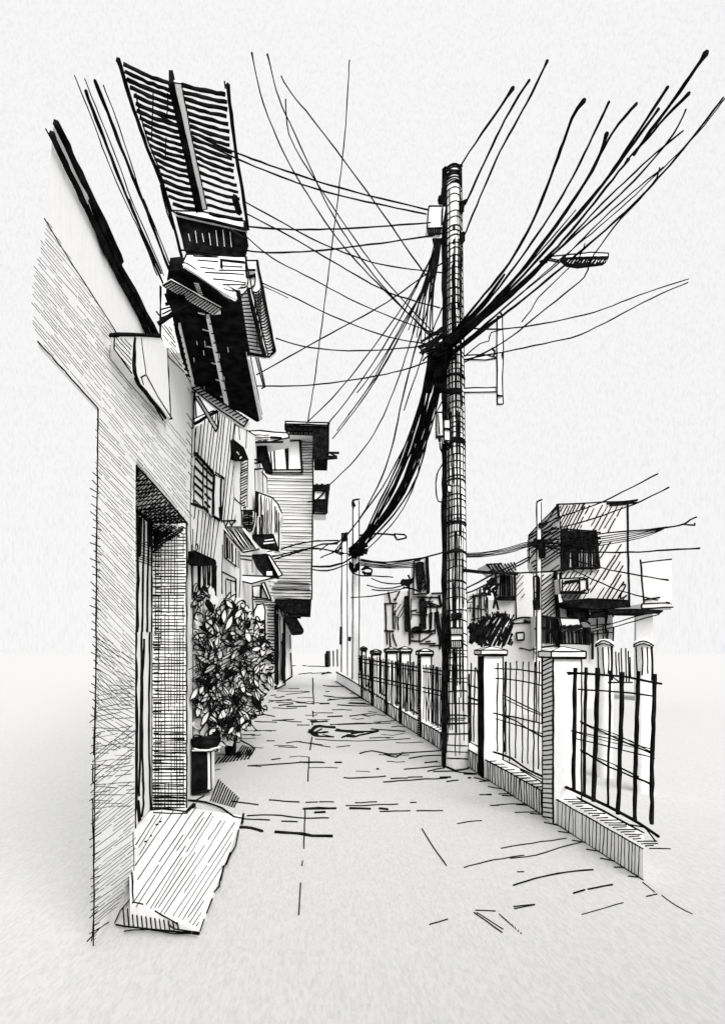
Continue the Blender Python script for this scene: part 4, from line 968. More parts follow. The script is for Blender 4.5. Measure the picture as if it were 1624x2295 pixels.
m.pen(K4(655, 768, 790, 765, 830, 750), q, 9); m.lines(q, 6, K4(790, 665, 790, 755), K4(840, 675, 842, 750), K4(675, 705, 790, 688)); m.lines(q, 4.5, K4(685, 690, 850, 675), K4(670, 680, 670, 760)); m.hatch(K4(680, 710, 785, 695, 785, 755, 670, 760), q, -55, 9, 3.4); m.build('balcony', rh)
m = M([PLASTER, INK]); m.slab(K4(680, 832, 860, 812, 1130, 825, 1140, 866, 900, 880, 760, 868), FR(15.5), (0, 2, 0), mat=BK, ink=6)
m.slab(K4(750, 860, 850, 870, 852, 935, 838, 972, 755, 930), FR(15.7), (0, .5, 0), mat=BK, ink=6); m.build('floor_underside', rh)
m = M([PLASTER, INK]); m.slab(K4(985, 888, 1180, 885, 1370, 896, 1345, 912, 1000, 908), FR(15.3), (0, 1.2, 0), mat=BK, ink=5); m.slab(K4(875, 935, 900, 916, 985, 908, 965, 938), FR(15.4), (0, .6, 0), mat=BK, ink=5)
m.lines(FR(15.3), 5, K4(850, 885, 980, 878), K4(1335, 910, 1345, 920)); m.build('awning', rh)
m = M([PLASTER, INK])
m.slab(K4(630, 860, 860, 880, 1020, 900, 1030, 1300, 1030, 1650, 640, 1650), FR(16.3), (1.3, 3, 0), ink=0); q = FR(16.2)
m.lines(q, 5, K4(912, 950, 912, 1010), K4(985, 915, 972, 1000), K4(1022, 910, 1024, 940), K4(915, 1035, 918, 1110), K4(988, 1030, 985, 1100), K4(1027, 1012, 1022, 1130), K4(690, 785, 690, 830)); m.pen(K4(880, 1045, 880, 1235), q, 9); 
for k in range(8):
    x = R.uniform(880, 1020); y = R.uniform(920, 1060); m.pen(K4(x, y, x + R.uniform(-4, 4), y + R.uniform(40, 130)), q, R.choice((3, 3.6)))
m.lines(q, 3.6, K4(865, 1000, 1020, 985), K4(870, 1060, 1025, 1045), K4(660, 800, 740, 812))
m.build('ground_floor', rh)
m = M([PLASTER, INK])
sq = PN((1676, 1515), 16, (1676, 1780), 16, (1588, 1610), 17.6)
m.slab(K4(640, 155, 655, 330, 660, 620, 640, 640, 470, 640, 440, 560, 437, 370), sq, (.3, 1, 0), ink=5, edges=[5, 6])
m.hatch(K4(640, 165, 655, 330, 655, 620, 500, 620, 445, 560, 440, 380), PN((1676, 1515), 15.97, (1676, 1780), 15.97, (1588, 1610), 17.57), -35, 9.5, 3.8, rag=8, brk=80); m.hatch(K4(440, 380, 560, 270, 650, 340, 650, 420, 520, 420), PN((1676, 1515), 15.96, (1676, 1780), 15.96, (1588, 1610), 17.56), -30, 11, 4)
m.build('side_wall', rh)
m = M([PLASTER, INK])
m.slab(K4(470, 640, 628, 625, 650, 940, 640, 1650, 470, 1650), FR(16.1), (.8, 2, 0), ink=0); q = FR(16.02)
m.hatch(K4(515, 650, 620, 635, 628, 900, 640, 935, 520, 925), q, -38, 10, 4, rag=4); m.hatch(K4(430, 650, 480, 640, 480, 900, 450, 900), q, -38, 13, 3.6)
m.pen(K4(622, 620, 630, 780, 645, 940, 640, 1165), q, 10); m.lines(q, 6, K4(612, 625, 622, 800, 632, 930), K4(470, 650, 468, 900, 475, 1100)); 
m.lines(q, 4, K4(480, 660, 500, 650, 505, 880), K4(475, 1100, 468, 1245), K4(520, 1150, 515, 1215), K4(480, 1195, 560, 1215), K4(440, 1190, 500, 1180))
m.build('porch_wall', rh)
m = M([PLASTER, INK])
bq = K4(512, 928, 640, 948, 640, 1138, 522, 1150)
m.slab(bq, FR(13.9), (0, .6, 0), ink=6); q = FR(13.85)
for k in range(9): m.pen(K4(528 + k * 13, 945, 526 + k * 13.5, 1130 + R.uniform(-8, 8)), q, R.choice((4, 5, 7)))
m.pen(K4(515, 930, 640, 955), q, 9); m.lines(q, 6, K4(475, 1022, 580, 1018, 575, 1060)); m.pen(K4(640, 940, 640, 1165), q, 11)
m.slab(K4(660, 1000, 800, 1005, 862, 1040, 860, 1130, 655, 1125), FR(13.8), (0, .5, 0), ink=5); q = FR(13.75)
for x, w in ((662, 10), (685, 9), (712, 7), (738, 9), (765, 7), (790, 10), (812, 6), (835, 16), (850, 14)): m.pen(K4(x, 1040 if x < 830 else 1010, x + 6, 1125), q, w)
m.hatch(K4(660, 1000, 800, 990, 855, 1045, 665, 1040), q, -20, 6, 5.5); m.pen(K4(710, 935, 800, 940, 865, 990), q, 6)
m.slab(K4(650, 945, 785, 950, 800, 995, 668, 1010), FR(13.75), (0, .3, 0), ink=5); m.build('veranda', rh)

eh = thing('edge_house', at(1960, 2110, 18.5), 'white house outline at the far right edge beside the hatched house', 'house')
m = M([PLASTER, INK]); m.slab(K4(1216, 562, 1432, 536, 1432, 842, 1240, 846), FR(18.5), (1.8, 3, 0), ink=4.5, edges=[0]); m.lines(FR(18.45), 5.5, K4(1213, 538, 1225, 680, 1238, 845), K4(1238, 820, 1350, 802)); m.build('wall', eh)
m = M([PLASTER, INK]); m.slab(K4(1222, 848, 1415, 840, 1440, 870, 1222, 880), FR(18.2), (0, 1.5, 0), ink=5, edges=[0, 2, 3]); m.pen(K4(1390, 838, 1418, 843), FR(18.2), 7); m.build('ledge', eh)
m = M([PLASTER, INK]); m.slab(K4(1185, 900, 1300, 880, 1300, 1650, 1185, 1650), FR(18.8), (.75, 1.5, 0), ink=0); m.build('ground_floor', eh)

sh_ = thing('small_house', at(1650, 2150, 14.6), 'low white house with tiny square window between the spiky bush and the slim pole', 'house')
m = M([PLASTER, INK]); m.slab(K4(340, 620, 465, 640, 470, 1650, 10, 1650, 10, 780, 120, 770, 130, 820, 335, 822), FR(14.6), (.62, 2, 0), ink=0); q = FR(14.55)
m.lines(q, 5, K4(340, 600, 345, 800, 348, 950), K4(320, 985, 420, 978), K4(370, 1155, 440, 1170, 500, 1160), K4(140, 780, 145, 880), K4(60, 790, 60, 970), K4(100, 740, 105, 960)); m.lines(q, 6, K4(320, 965, 390, 940, 465, 948)); m.pen(K4(405, 960, 430, 978, 460, 972), q, 9)
for k in range(12):
    x = R.uniform(30, 150); y = R.uniform(730, 900); m.pen(K4(x, y, x + R.uniform(-5, 5), y + R.uniform(50, 150)), q, R.choice((3, 3.6)))
m.lines(q, 4, K4(20, 800, 60, 790, 130, 790), K4(10, 875, 125, 885), K4(30, 960, 150, 935))
m.hatch(K4(350, 650, 400, 650, 400, 800, 350, 800), q, -50, 12, 2.6, rag=6)
m.build('wall', sh_)
m = M([PLASTER, INK]); m.slab(K4(348, 1050, 402, 1046, 402, 1098, 355, 1102), FR(14.5), (0, .04, 0), ink=6); m.build('small_window', sh_)
m = M([PLASTER, INK]); m.slab(K4(240, 640, 340, 625, 345, 820, 235, 820), FR(14.5), (0, .3, 0), ink=5); q = FR(14.45)
for x, w in ((250, 7), (268, 9), (285, 5), (300, 8), (318, 5), (335, 6)): m.pen(K4(x, 645, x + 4, 790), q, w)
m.slab(K4(225, 798, 340, 795, 340, 820, 230, 818), FR(14.4), (0, .3, 0), mat=BK, ink=5); m.build('barred_window', sh_)
m = M([PLASTER, INK]); ra = K4(138, 572, 250, 566, 345, 560, 350, 640, 200, 630); m.slab(ra, FR(14.2), (0, .8, 0), ink=5, edges=[0, 3, 4]); m.hatch(ra, FR(14.15), 56, 9, 6, rag=4); m.pen(K4(160, 622, 260, 635, 360, 640), FR(14.15), 9); m.build('striped_awning', sh_)

dh = thing('distant_house', at(1245, 2100, 21), 'white house with tall black slit windows behind the far railing left of the big pole', 'house')
m = M([PLASTER, INK]); m.slab(K3(600, 985, 830, 960, 1140, 985, 1140, 1900, 600, 1900), FR(21), (.38, 3, 0), ink=0); q = FR(20.95)
m.lines(q, 5, K3(640, 970, 660, 1070), K3(600, 1078, 720, 1072), K3(612, 1080, 620, 1310), K3(680, 1080, 685, 1300), K3(600, 1315, 690, 1322), K3(625, 1320, 630, 1440), K3(650, 1325, 660, 1480), K3(680, 1340, 690, 1400, 715, 1455), K3(690, 1030, 705, 1050), K3(740, 960, 715, 1020, 705, 1050), K3(920, 1040, 1110, 1105), K3(960, 1103, 1110, 1105), K3(1070, 1110, 1110, 1450), K3(1005, 1160, 1010, 1320), K3(1025, 1150, 1020, 1300), K3(1025, 1010, 1000, 1050), K3(820, 960, 835, 1400), K3(840, 1405, 930, 1405, 1030, 1340), K3(920, 1432, 1060, 1430), K3(1000, 1450, 1100, 1445), K3(895, 1018, 1090, 1020), K3(1020, 985, 1140, 980))
m.lines(q, 9, K3(1055, 1150, 1085, 1300, 1110, 1450), K3(1090, 1000, 1108, 1105)); m.lines(q, 6, K3(1095, 1320, 1095, 1480), K3(820, 1000, 830, 1440), K3(860, 1335, 960, 1330, 1060, 1310), K3(870, 1325, 1000, 1320)); 
for k in range(16):
    x = R.uniform(690, 1130); y = R.uniform(1010, 1300); L_ = R.uniform(60, 190)
    m.pen(K3(x, y, x + R.uniform(-6, 6), y + L_ / 2, x + R.uniform(-4, 4), y + L_), q, R.choice((3, 3.6, 4.5)))
for k in range(9):
    x = R.uniform(830, 1060); y = R.uniform(1040, 1460)
    m.pen(K3(x, y, x + R.uniform(30, 90), y + R.uniform(-8, 8)), q, R.choice((3.4, 4.4)))
m.hatch(K3(1055, 1160, 1110, 1160, 1112, 1440, 1090, 1440), q, 84, 6, 4); m.hatch(K3(840, 1320, 1050, 1310, 1040, 1340, 850, 1345), q, 4, 6, 3.6)
m.hatch(K3(690, 1090, 780, 1080, 780, 1200, 690, 1210), q, -58, 9, 2.6, rag=8)
m.build('wall', dh)
for a in (K3(785, 1015, 810, 1012, 820, 1320, 792, 1320), K3(915, 1040, 960, 1035, 970, 1300, 935, 1300)):
    m = M([PLASTER, INK]); m.slab(a, FR(20.85), (0, .05, 0), mat=BK, ink=6); m.build('slit_window', dh)
m = M([PLASTER, INK]); m.slab(K3(868, 1285, 925, 1285, 950, 1300, 870, 1305), FR(20.6), (0, .4, 0), mat=BK, ink=6); m.build('sill', dh)
m = M([PLASTER, INK]); m.slab(K3(868, 700, 985, 660, 1000, 985, 865, 992), FR(20.7), (0, .6, 0), ink=5); q = FR(20.6)
m.slab(K3(885, 720, 915, 708, 950, 715, 945, 800, 930, 960, 908, 960, 890, 830), FR(20.62), (0, .02, 0), mat=BK, ink=6); m.hatch(K3(930, 800, 960, 800, 975, 955, 920, 960), q, -58, 6, 5); m.lines(q, 6, K3(975, 665, 985, 980), K3(990, 665, 1000, 980), K3(945, 715, 970, 950)); m.build('dormer_window', dh)

# spiky bush above the wall
bush = thing('spiky_bush', at(1470, 2000, 10.5), 'dark spiky bush rising behind the wall just right of the big pole', 'bush')
m = M()
bp_ = K4(25, 1110, 20, 990, 90, 980, 150, 940, 230, 925, 310, 955, 322, 1130, 200, 1140, 110, 1140)
m.hatch(bp_, FR(10.5), -62, 8, 9, rag=9, da=6, skip=.05); m.hatch(bp_, FR(10.7), -70, 12, 7, rag=8, da=8); m.hatch(K4(30, 1110, 30, 1000, 130, 980, 130, 1130), FR(10.4), -80, 6, 9, rag=8)
for i in range(34):
    t = i / 33; x, y = poly_at(K4(100, 980, 150, 945, 230, 922, 310, 950), t); m.pen([(x, y + 8), (x + R.uniform(-10, 10), y - R.uniform(4, 14))], FR(10.4 + R.uniform(0, .4)), 5)
for i in range(120):
    x, y = rnd_in(bp_); a = R.uniform(-1.9, -.6); L_ = R.uniform(10, 26); Y = 10.4 + R.uniform(0, .6)
    p = [FR(Y)((x, y)), FR(Y)((x + 4, y + 2)), FR(Y + R.uniform(-.1, .1))((x + L_ * math.cos(a), y + L_ * math.sin(a)))]; m.face(p, BK if R.random() < .7 else WH)
m.build('foliage', bush)
m = M(); m.pen(S(1470, 1940, 1472, 2060, 1475, 2230), FR(10.7), 8, mat=BK); m.build('stem', bush)

# unseen house-shaped block added behind the viewer to shade the right foreground paving
rear = thing('rear_shade_block', (5.0, -3.6, 0), 'plain white unseen block added behind the viewer to shade the foreground paving', 'house')
m = M(); m.box((.9, -9.0, 0), (9.5, -2.2, 3.9)); m.build('wall', rear)
m = M(); m.box((.6, -9.3, 3.9), (9.8, -2.0, 4.05)); m.build('roof', rear)
m = M(); m.box((4.0, -2.2, 0), (5.0, -2.15, 2.1)); m.build('door', rear)

# ================================================================ CABLES
def cable(px, Y0, Y1, w, w1, label, group, cat='cable', blob=False, jit=1.2, name='power_cable'):
    q = smooth(px, 26); n = len(q)
    cum = [0]
    for i in range(1, n): cum.append(cum[-1] + math.hypot(q[i][0] - q[i - 1][0], q[i][1] - q[i - 1][1]))
    m = M(); pts = []; rad = []; ph = R.random() * 6
    for i, (x, y) in enumerate(q):
        t = cum[i] / cum[-1]; Y = 1 / ((1 - t) / Y0 + t / Y1)
        if 0 < i < n - 1: x += R.uniform(-jit, jit) * .7; y += R.uniform(-jit, jit) * .7
        ww = (w + (w1 - w) * t) * (1 + .14 * math.sin(ph + i * 1.3))
        pts.append(at(x, y, Y)); rad.append(ww * .43 * Y / F)
    if blob:
        p = pts[-1]; d = (pts[-1] - pts[-2]).normalized(); r = rad[-1]
        pts.append(p + d * r * 1.2); rad.append(r * 1.45); rad[-2] = r * 1.3; pts.append(p + d * r * 2.2); rad.append(r * 1.3)
    m.tube(pts, rad, sides=6)
    return tag(m.build(name), label, cat, group)
gl = 'cables from the left houses to the big pole'
cable(D(332, 246, 430, 297, 535, 345, 740, 415, 958, 470), 5.0, 7.9, 6, 5, 'upper of two slanting cables from slatted canopy to the white box of the big pole', gl)
cable(D(420, 300, 540, 360, 730, 430, 955, 480), 5.2, 7.9, 5, 5, 'lower of two slanting cables from slatted canopy to the white box of the big pole', gl)
cable(D(555, 508, 640, 514, 780, 512, 965, 499), 6.0, 7.9, 5.5, 5, 'nearly level cable from the slatted canopy corner to the white box on the big pole', gl)
cable(D(545, 560, 600, 566, 700, 563, 830, 548, 972, 528), 6.0, 7.9, 5.5, 5, 'nearly level cable just below the white box, from the dark fascia to the pole', gl)
cable(D(548, 452, 620, 492, 720, 545, 850, 592, 995, 612), 6.0, 7.9, 4.5, 4, 'cable sagging from the canopy edge to the middle of the big pole, upper of three', gl)
cable(D(550, 478, 650, 530, 760, 595, 870, 655, 985, 690), 6.0, 7.9, 4.5, 4.5, 'cable sagging from the canopy edge to the middle of the big pole, second of three', gl)
cable(D(552, 530, 610, 578, 700, 625, 800, 678, 900, 720, 985, 750), 6.0, 7.9, 4, 3.5, 'cable sagging from the fascia corner to the knot on the big pole, lowest of three', gl)
cable(D(583, 632, 650, 662, 760, 715, 870, 755, 985, 775), 6.3, 7.9, 4, 4, 'cable from the gutter roll of the awning to the knot on the big pole', gl)
cable(D(585, 640, 620, 655, 645, 668), 6.3, 6.8, 3, 2.5, 'short faint cable end by the gutter roll', gl)
cable(D(618, 758, 680, 776, 760, 785, 850, 785, 955, 775), 7.0, 7.9, 4.5, 4, 'level sagging cable that starts below the gutter roll in mid air', gl)
cable(D(575, 840, 650, 798, 740, 748, 850, 688, 930, 632, 990, 590), 6.8, 7.9, 4.5, 4.5, 'cable rising from the awning rod to the big pole', gl)
cable(D(575, 865, 680, 864, 800, 850, 900, 830, 985, 800), 7.0, 7.9, 4.5, 4.5, 'lowest level cable from the awning tip to the thick bundle', gl)
gt = 'cables crossing the sky above the alley'
cable(D(690, 945, 705, 850, 722, 720, 745, 540, 770, 330, 778, 220, 783, 135), 23, 9, 4, 4, 'upright cable from the tall far house to the top of the sky', gt)
cable(D(965, 750, 870, 660, 760, 540, 650, 370, 590, 230, 565, 122), 7.9, 4.5, 4.5, 4.5, 'leftmost of four cables running up and left from the knot', gt, blob=True)
cable(D(975, 765, 840, 620, 745, 480, 670, 320, 625, 220, 600, 125), 7.9, 4.5, 4.5, 4.5, 'second of four cables running up and left from the knot', gt, blob=True)
cable(D(970, 745, 850, 612, 730, 440, 660, 330, 643, 280, 640, 225), 7.9, 5, 4, 4, 'hooked short cable of four running up and left from the knot', gt, blob=True)
cable(D(970, 640, 910, 555, 850, 468, 720, 292, 650, 205, 630, 170), 7.9, 5, 5, 4, 'cable crossing the others, from mid pole up and left', gt)
gb = 'cables fanning down from the white box'
cable(D(690, 945, 760, 875, 850, 760, 920, 660, 975, 560), 23, 7.9, 4, 4.5, 'cable from the tall house roof to the white box, leftmost of the fan', gb)
cable(D(735, 950, 790, 880, 870, 760, 930, 650, 978, 552), 23, 7.9, 4, 5, 'cable from the tall house black roof box to the white box', gb)
for (a, b, c, d) in ((755, 965, 880, 770), (768, 955, 890, 765), (745, 983, 870, 800), (780, 930, 900, 745), (800, 880, 905, 720)):
    cable(D(a, b, (a + c) / 2 + 4, (b + d) / 2 + 6, c, d, 945, 650, 980 + R.uniform(-8, 8), 545), 20, 7.9, 3.4, 4.2, 'thin cable of the fan dropping left from the white box to empty air', gb)
cable(D(740, 1085, 800, 1025, 850, 950, 895, 840, 940, 700, 982, 545), 23, 7.9, 4, 4.5, 'cable from the tall house side balcony to the white box', gb)
for k in range(7):
    x = 955 + k * 7
    cable(D(980 + R.uniform(-10, 8), 535, 968 + k * 2, 590, x - 20 + R.uniform(-8, 8), 660 + R.uniform(-15, 15), 915 + k * 9, 740 + k * 8), 7.85, 7.9, 9, 3.5, 'short black cable in the cluster just below the white box', gb)
cable(D(985, 550, 960, 680, 925, 800, 900, 900, 870, 1030, 820, 1140, 765, 1215), 7.9, 24, 6, 5, 'long cable from the white box down left of the thick bundle to the far poles', gb)
cable(D(990, 690, 950, 790, 925, 860, 905, 920), 7.9, 12, 5, 4, 'cable beside the pole ending left of the thick bundle', gb)
gk = 'cables of the thick bundle'
for k in range(20):
    a = R.uniform(-24, 26); b = a * 1.0 + R.uniform(-6, 6); c = a * .95 + R.uniform(-6, 6)
    cable(D(988 + a * .8, 775 + R.uniform(-15, 15), 962 + a, 860, 938 + b * 1.1, 950, 905 + c * 1.2, 1050, 860 + c * 1.1, 1140, 795 + R.uniform(-14, 14), 1240 + R.uniform(-12, 8)), 7.85 + R.uniform(-.1, .1), 24, R.uniform(5, 10), R.uniform(3.8, 6), 'black cable in the thick bundle sagging from the big pole to the far poles', gk)
for k in range(6):
    cable(D(965 + k * 10, 785, 958 + k * 8, 830, 948 + k * 8, 880), 7.8, 8.3, 16, 10, 'black cable in the thick bundle sagging from the big pole to the far poles', gk)
cable(D(945, 1000, 930, 1080, 890, 1160, 815, 1240), 9, 24, 4, 4, 'thin cable hanging right of the thick bundle, starting with a dot in the air', gk)
cable(D(990, 900, 960, 960, 945, 1000, 910, 1070, 870, 1140, 810, 1235), 8, 24, 4.5, 5, 'thin cable close along the right side of the thick bundle', gk)
cable(D(960, 860, 925, 960, 870, 1070, 830, 1130, 770, 1210, 745, 1240), 8, 25, 5, 4.5, 'thin cable close along the left side of the thick bundle', gk)
gn = 'cables from the top of the big pole'
cable(D(1030, 374, 1065, 320, 1105, 262, 1147, 200), 7.9, 5.0, 5, 10, 'cable from the very top of the big pole to the upper right', gn, blob=True)
cable(D(1042, 458, 1075, 385, 1120, 290, 1150, 235, 1184, 182), 7.9, 5.0, 7, 8, 'cable from the upper right insulator of the big pole', gn, blob=True)
cable(D(1038, 532, 1068, 460, 1120, 340, 1180, 230, 1224, 140), 7.9, 4.8, 6, 8, 'cable from the lower right insulator of the big pole', gn, blob=True)
gf = 'cables fanning to the upper right from the knot'
fan = [((1000, 765, 1060, 690, 1140, 590, 1200, 480, 1262, 318, 1280, 265, 1304, 230), 8, 11, 'leftmost cable of the fan that rises right from the knot'),
       ((1000, 770, 1080, 690, 1180, 560, 1270, 420, 1325, 310, 1362, 232), 7, 8, 'second cable from the left in the rising fan, ends level with the leftmost'),
       ((1000, 770, 1100, 680, 1210, 555, 1300, 425, 1370, 300, 1422, 236), 9, 9, 'third cable from the left in the rising fan'),
       ((1000, 775, 1110, 675, 1215, 545, 1290, 440, 1335, 365, 1357, 305), 9, 11, 'thick short cable lying over the third cable of the rising fan'),
       ((1000, 775, 1130, 660, 1260, 520, 1330, 440, 1420, 310, 1492, 200), 7, 10, 'thick cable of the rising fan ending just left of the highest one'),
       ((1000, 780, 1140, 650, 1270, 505, 1360, 400, 1420, 320, 1472, 248), 7, 9, 'cable of the rising fan ending below the other thick dotted ends'),
       ((1420, 347, 1455, 295, 1510, 222, 1577, 125), 10, 13, 'highest thick cable end of the rising fan at the top right'),
       ((1000, 780, 1150, 650, 1260, 540, 1330, 455, 1405, 360), 10, 8, 'thick ragged cable in the middle of the rising fan, broken off short'),
       ((1410, 352, 1450, 310, 1490, 262, 1540, 212), 7, 10, 'short thick cable end right of the highest one'),
       ((1005, 780, 1090, 700, 1250, 560, 1400, 425, 1490, 325, 1520, 280, 1536, 245), 8, 6, 'curved cable of the rising fan with a bent upper end'),
       ((1005, 785, 1100, 700, 1220, 590, 1350, 455, 1450, 360, 1530, 293), 6, 6, 'cable of the rising fan ending under the curved one'),
       ((1020, 790, 1110, 720, 1240, 615, 1400, 475, 1500, 370, 1565, 290, 1620, 218), 8, 7, 'thick lower cable of the rising fan reaching the right edge'),
       ((1020, 785, 1120, 700, 1250, 585, 1340, 510, 1440, 420, 1560, 300, 1624, 220), 4, 4, 'thin lower cable of the rising fan reaching the right edge'),
       ((1020, 785, 1140, 680, 1250, 590, 1350, 490, 1430, 420, 1485, 375), 4, 5, 'thin cable of the rising fan passing just above the lamp head'),
       ((1010, 780, 1060, 720, 1150, 630, 1230, 540, 1290, 470), 8, 4, 'black cable filling the root of the rising fan'),
       ((1010, 780, 1070, 725, 1160, 650, 1240, 570), 12, 5, 'black cable filling the root of the rising fan'),
       ((990, 775, 1040, 725, 1090, 670, 1130, 615), 20, 8, 'black cable filling the root of the rising fan'),
       ((985, 785, 1040, 735, 1100, 690), 26, 10, 'black cable filling the root of the rising fan'),
       ((1010, 795, 1070, 745, 1130, 705), 17, 7, 'black cable filling the root of the rising fan')]
for p, w, w1, lab in fan:
    far_ = 7.85; near = 3.6 if p[-1] < 420 else 6.3
    y0_ = 4.7 if p[0] > 1300 else far_
    cable(D(*p), y0_, near, w, w1, lab, gf, blob=near < 4 and w1 > 7, jit=2.2 if 'ragged' in lab else 1.2)
cable(D(1477, 375, 1470, 400, 1430, 450, 1390, 490, 1345, 550, 1318, 590, 1308, 622, 1225, 690, 1130, 765, 1040, 812), 5.5, 7.9, 5, 5, 'wavy cable that passes behind the lamp head and back to the pole', gf)
cable(D(1310, 545, 1298, 575, 1262, 612, 1205, 668, 1190, 695, 1168, 722), 7.1, 7.5, 4, 4, 'short wavy cable that drops past the lamp head', gf)
cable(D(1543, 625, 1430, 662, 1330, 700, 1200, 728, 1110, 738, 1035, 735), 6, 7.9, 3.6, 5, 'upper of two wavy cables running right from the knot below the lamp head', gf)
cable(D(1541, 633, 1460, 668, 1390, 705, 1300, 750, 1240, 765, 1172, 780, 1110, 792, 1040, 806), 6, 7.9, 4, 5, 'lower of two wavy cables running right from the knot below the lamp head', gf)
cable(D(1040, 800, 1075, 770, 1095, 765, 1100, 745, 1150, 735), 7.95, 7.5, 4, 4, 'short stepped cable at the cross arm', gf)
# knot of cables on the pole
m = M()
for k in range(30):
    a = R.uniform(0, 6.3); x, y = 1312 + R.uniform(-28, 32), 1036 + R.uniform(-28, 24)
    m.pen([(x - 30, y + R.uniform(8, 26)), (x, y + R.uniform(-6, 6)), (x + 34, y - R.uniform(12, 34))], FR(PY - .1 + R.uniform(-.12, .02)), R.uniform(4, 8), step=10)
for k in range(9): m.pen(S(1290 + k * 6, 1060, 1284 + k * 6 + R.uniform(-4, 4), 1100 + R.uniform(0, 40)), FR(PY - .05 + R.uniform(-.08, .02)), R.uniform(6, 13), step=12)
tag(m.build('cable_knot'), 'black knot of lashed cables on the big pole where all the bundles meet', 'cable knot')
m = M()
for k in range(12): m.pen(K2(590 + R.uniform(0, 40), 290 + R.uniform(-20, 60), 640 + R.uniform(0, 20), 340 + R.uniform(-10, 15), 720 + R.uniform(-30, 60), 335 + R.uniform(-12, 14)), FR(PY - .08), R.uniform(6, 12), step=10)
tag(m.build('cable_tie'), 'black lashing round the big pole at the lower cross arm', 'cable tie')
gr_ = 'cables left of the far poles'
for p, w, lab in (((700, 1250, 900, 1228, 1060, 1180, 1200, 1155, 1400, 1150), 5, 'top level cable between the black awning and the far poles'), ((880, 1300, 1000, 1265, 1190, 1205, 1270, 1180, 1390, 1175), 6, 'second cable between the black awning and the far poles, crossing upward'),
               ((860, 1282, 1040, 1240, 1160, 1215, 1300, 1225, 1420, 1265), 5, 'cable from black awning that dips to the knot at the far poles'), ((900, 1230, 1000, 1195, 1170, 1160, 1250, 1150), 4, 'thin cable just over the top level one by the black awning'),
               ((1190, 1218, 1280, 1222, 1400, 1245, 1500, 1260), 4.5, 'short cable starting at the edge of the tall house, upper'), ((1250, 1230, 1320, 1180, 1400, 1160, 1440, 1120), 4.5, 'looped cable beside the shorter far pole'),
               ((1190, 1360, 1330, 1358, 1440, 1330, 1520, 1280), 7, 'thick cable from the tall house edge to the far knot'), ((1190, 1385, 1260, 1395, 1360, 1385, 1470, 1340), 5, 'lowest slack cable from the tall house edge to the far knot'), ((1255, 1290, 1330, 1255, 1430, 1210), 4.5, 'short slanting cable left of the far poles'),
               ((1440, 1130, 1420, 1190, 1400, 1240, 1440, 1260), 5, 'short drooping cable hooked on the shorter far pole')):
    cable(C3(*p), 22, 24, w, w, lab, gr_)
gm = 'cables between the far poles and the big pole'
for k in range(5):
    cable(K3(390, 680 + k * 14, 500, 700 + k * 13, 650, 712 + k * 12, 800, 700 + k * 14, 920, 672 + k * 20), 23.5, 18, 4, 4, 'dark cable of the short level bundle right of the far poles', gm)
cable(K3(400, 690, 600, 712, 900, 676, 1010, 655, 1140, 615), 23.5, 8, 5, 5, 'cable of the level bundle that runs on to the big pole', gm)
for p, lab in (((490, 830, 580, 834, 680, 842), 'faint short cable under the level bundle'), ((490, 852, 580, 890, 700, 900, 800, 890), 'faint sagging cable under the level bundle'), ((450, 912, 540, 936, 680, 938, 830, 895), 'sagging cable with a dot end right of the far poles'), ((495, 952, 620, 962, 740, 950, 830, 925), 'lower sagging cable with a dot end right of the far poles'), ((310, 1022, 420, 1015, 560, 1000, 720, 965), 'dotted cable starting at the taller far pole')):
    cable(K3(*p), 22, 19.5, 4, 4.5, lab, gm)
m = M()
for k in range(10): m.pen(K3(735 + R.uniform(0, 50), 870 + R.uniform(-10, 40), 790 + R.uniform(-10, 30), 880 + R.uniform(-20, 40), 865, 820 + R.uniform(0, 60)), FR(19.5), 6, step=8)
m.lines(FR(19.5), 6, K3(815, 820, 830, 860, 825, 960), K3(770, 930, 860, 950, 930, 975))
tag(m.build('cable_knot'), 'small black knot of cables on the roof of the slit-windowed house', 'cable knot')
m = M()
for k in range(22): m.pen(K3(300 + R.uniform(-15, 60), 620 + R.uniform(-40, 60), 340 + R.uniform(-20, 40), 600 + R.uniform(-30, 50), 400 + R.uniform(-20, 60), 560 + R.uniform(-30, 90)), FR(23.6), R.uniform(6, 12), step=8)
tag(m.build('cable_knot'), 'black knot of cables where the thick bundle meets the far poles', 'cable knot')
m = M()
for k in range(4): m.pen(K3(300 + k * 9, 700 + k * 8, 295 + k * 11, 760, 330, 795 - k * 9, 372 - k * 8, 770 - k * 5, 375 - k * 9, 710 + k * 6), FR(23.4), 5.5, step=8)
for k in range(3): m.pen(K3(400 + k * 10, 780, 430, 750 + k * 9, 490, 770, 488, 815 - k * 8, 440, 822 - k * 10, 405 + k * 8, 790), FR(23.4), 5, step=8)
m.pen(K3(290, 720, 320, 800, 400, 828, 490, 828), FR(23.4), 5)
tag(m.build('cable_coil'), 'loops of spare cable hanging on the taller far pole', 'cable coil')
gx = 'cables on the right side'
for k in range(5):
    cable(K4(-30, 498 + k * 6, 100, 490 + k * 7, 280, 460 + k * 9, 400, 424 + k * 8, 510, 404 + k * 7), 7.95, 12.9, 3.2, 3.2, 'dark cable of the bundle between the big pole and the slim right pole', gx)
for k in range(5):
    cable(K4(530, 418 + k * 8, 700, 418 + k * 11, 900, 385 + k * 15, 1130, 350 + k * 14, 1280, 334 + k * 8, 1390 - k * 8, 318 + k * 4), 12.8, 9, 3.6, 3.2, 'dark cable of the bundle running right past the dark window', gx)
cable(K4(520, 400, 700, 392, 1000, 352, 1200, 335, 1400, 312), 12.8, 9, 5, 5, 'upper edge cable of the bundle running right past the dark window', gx)
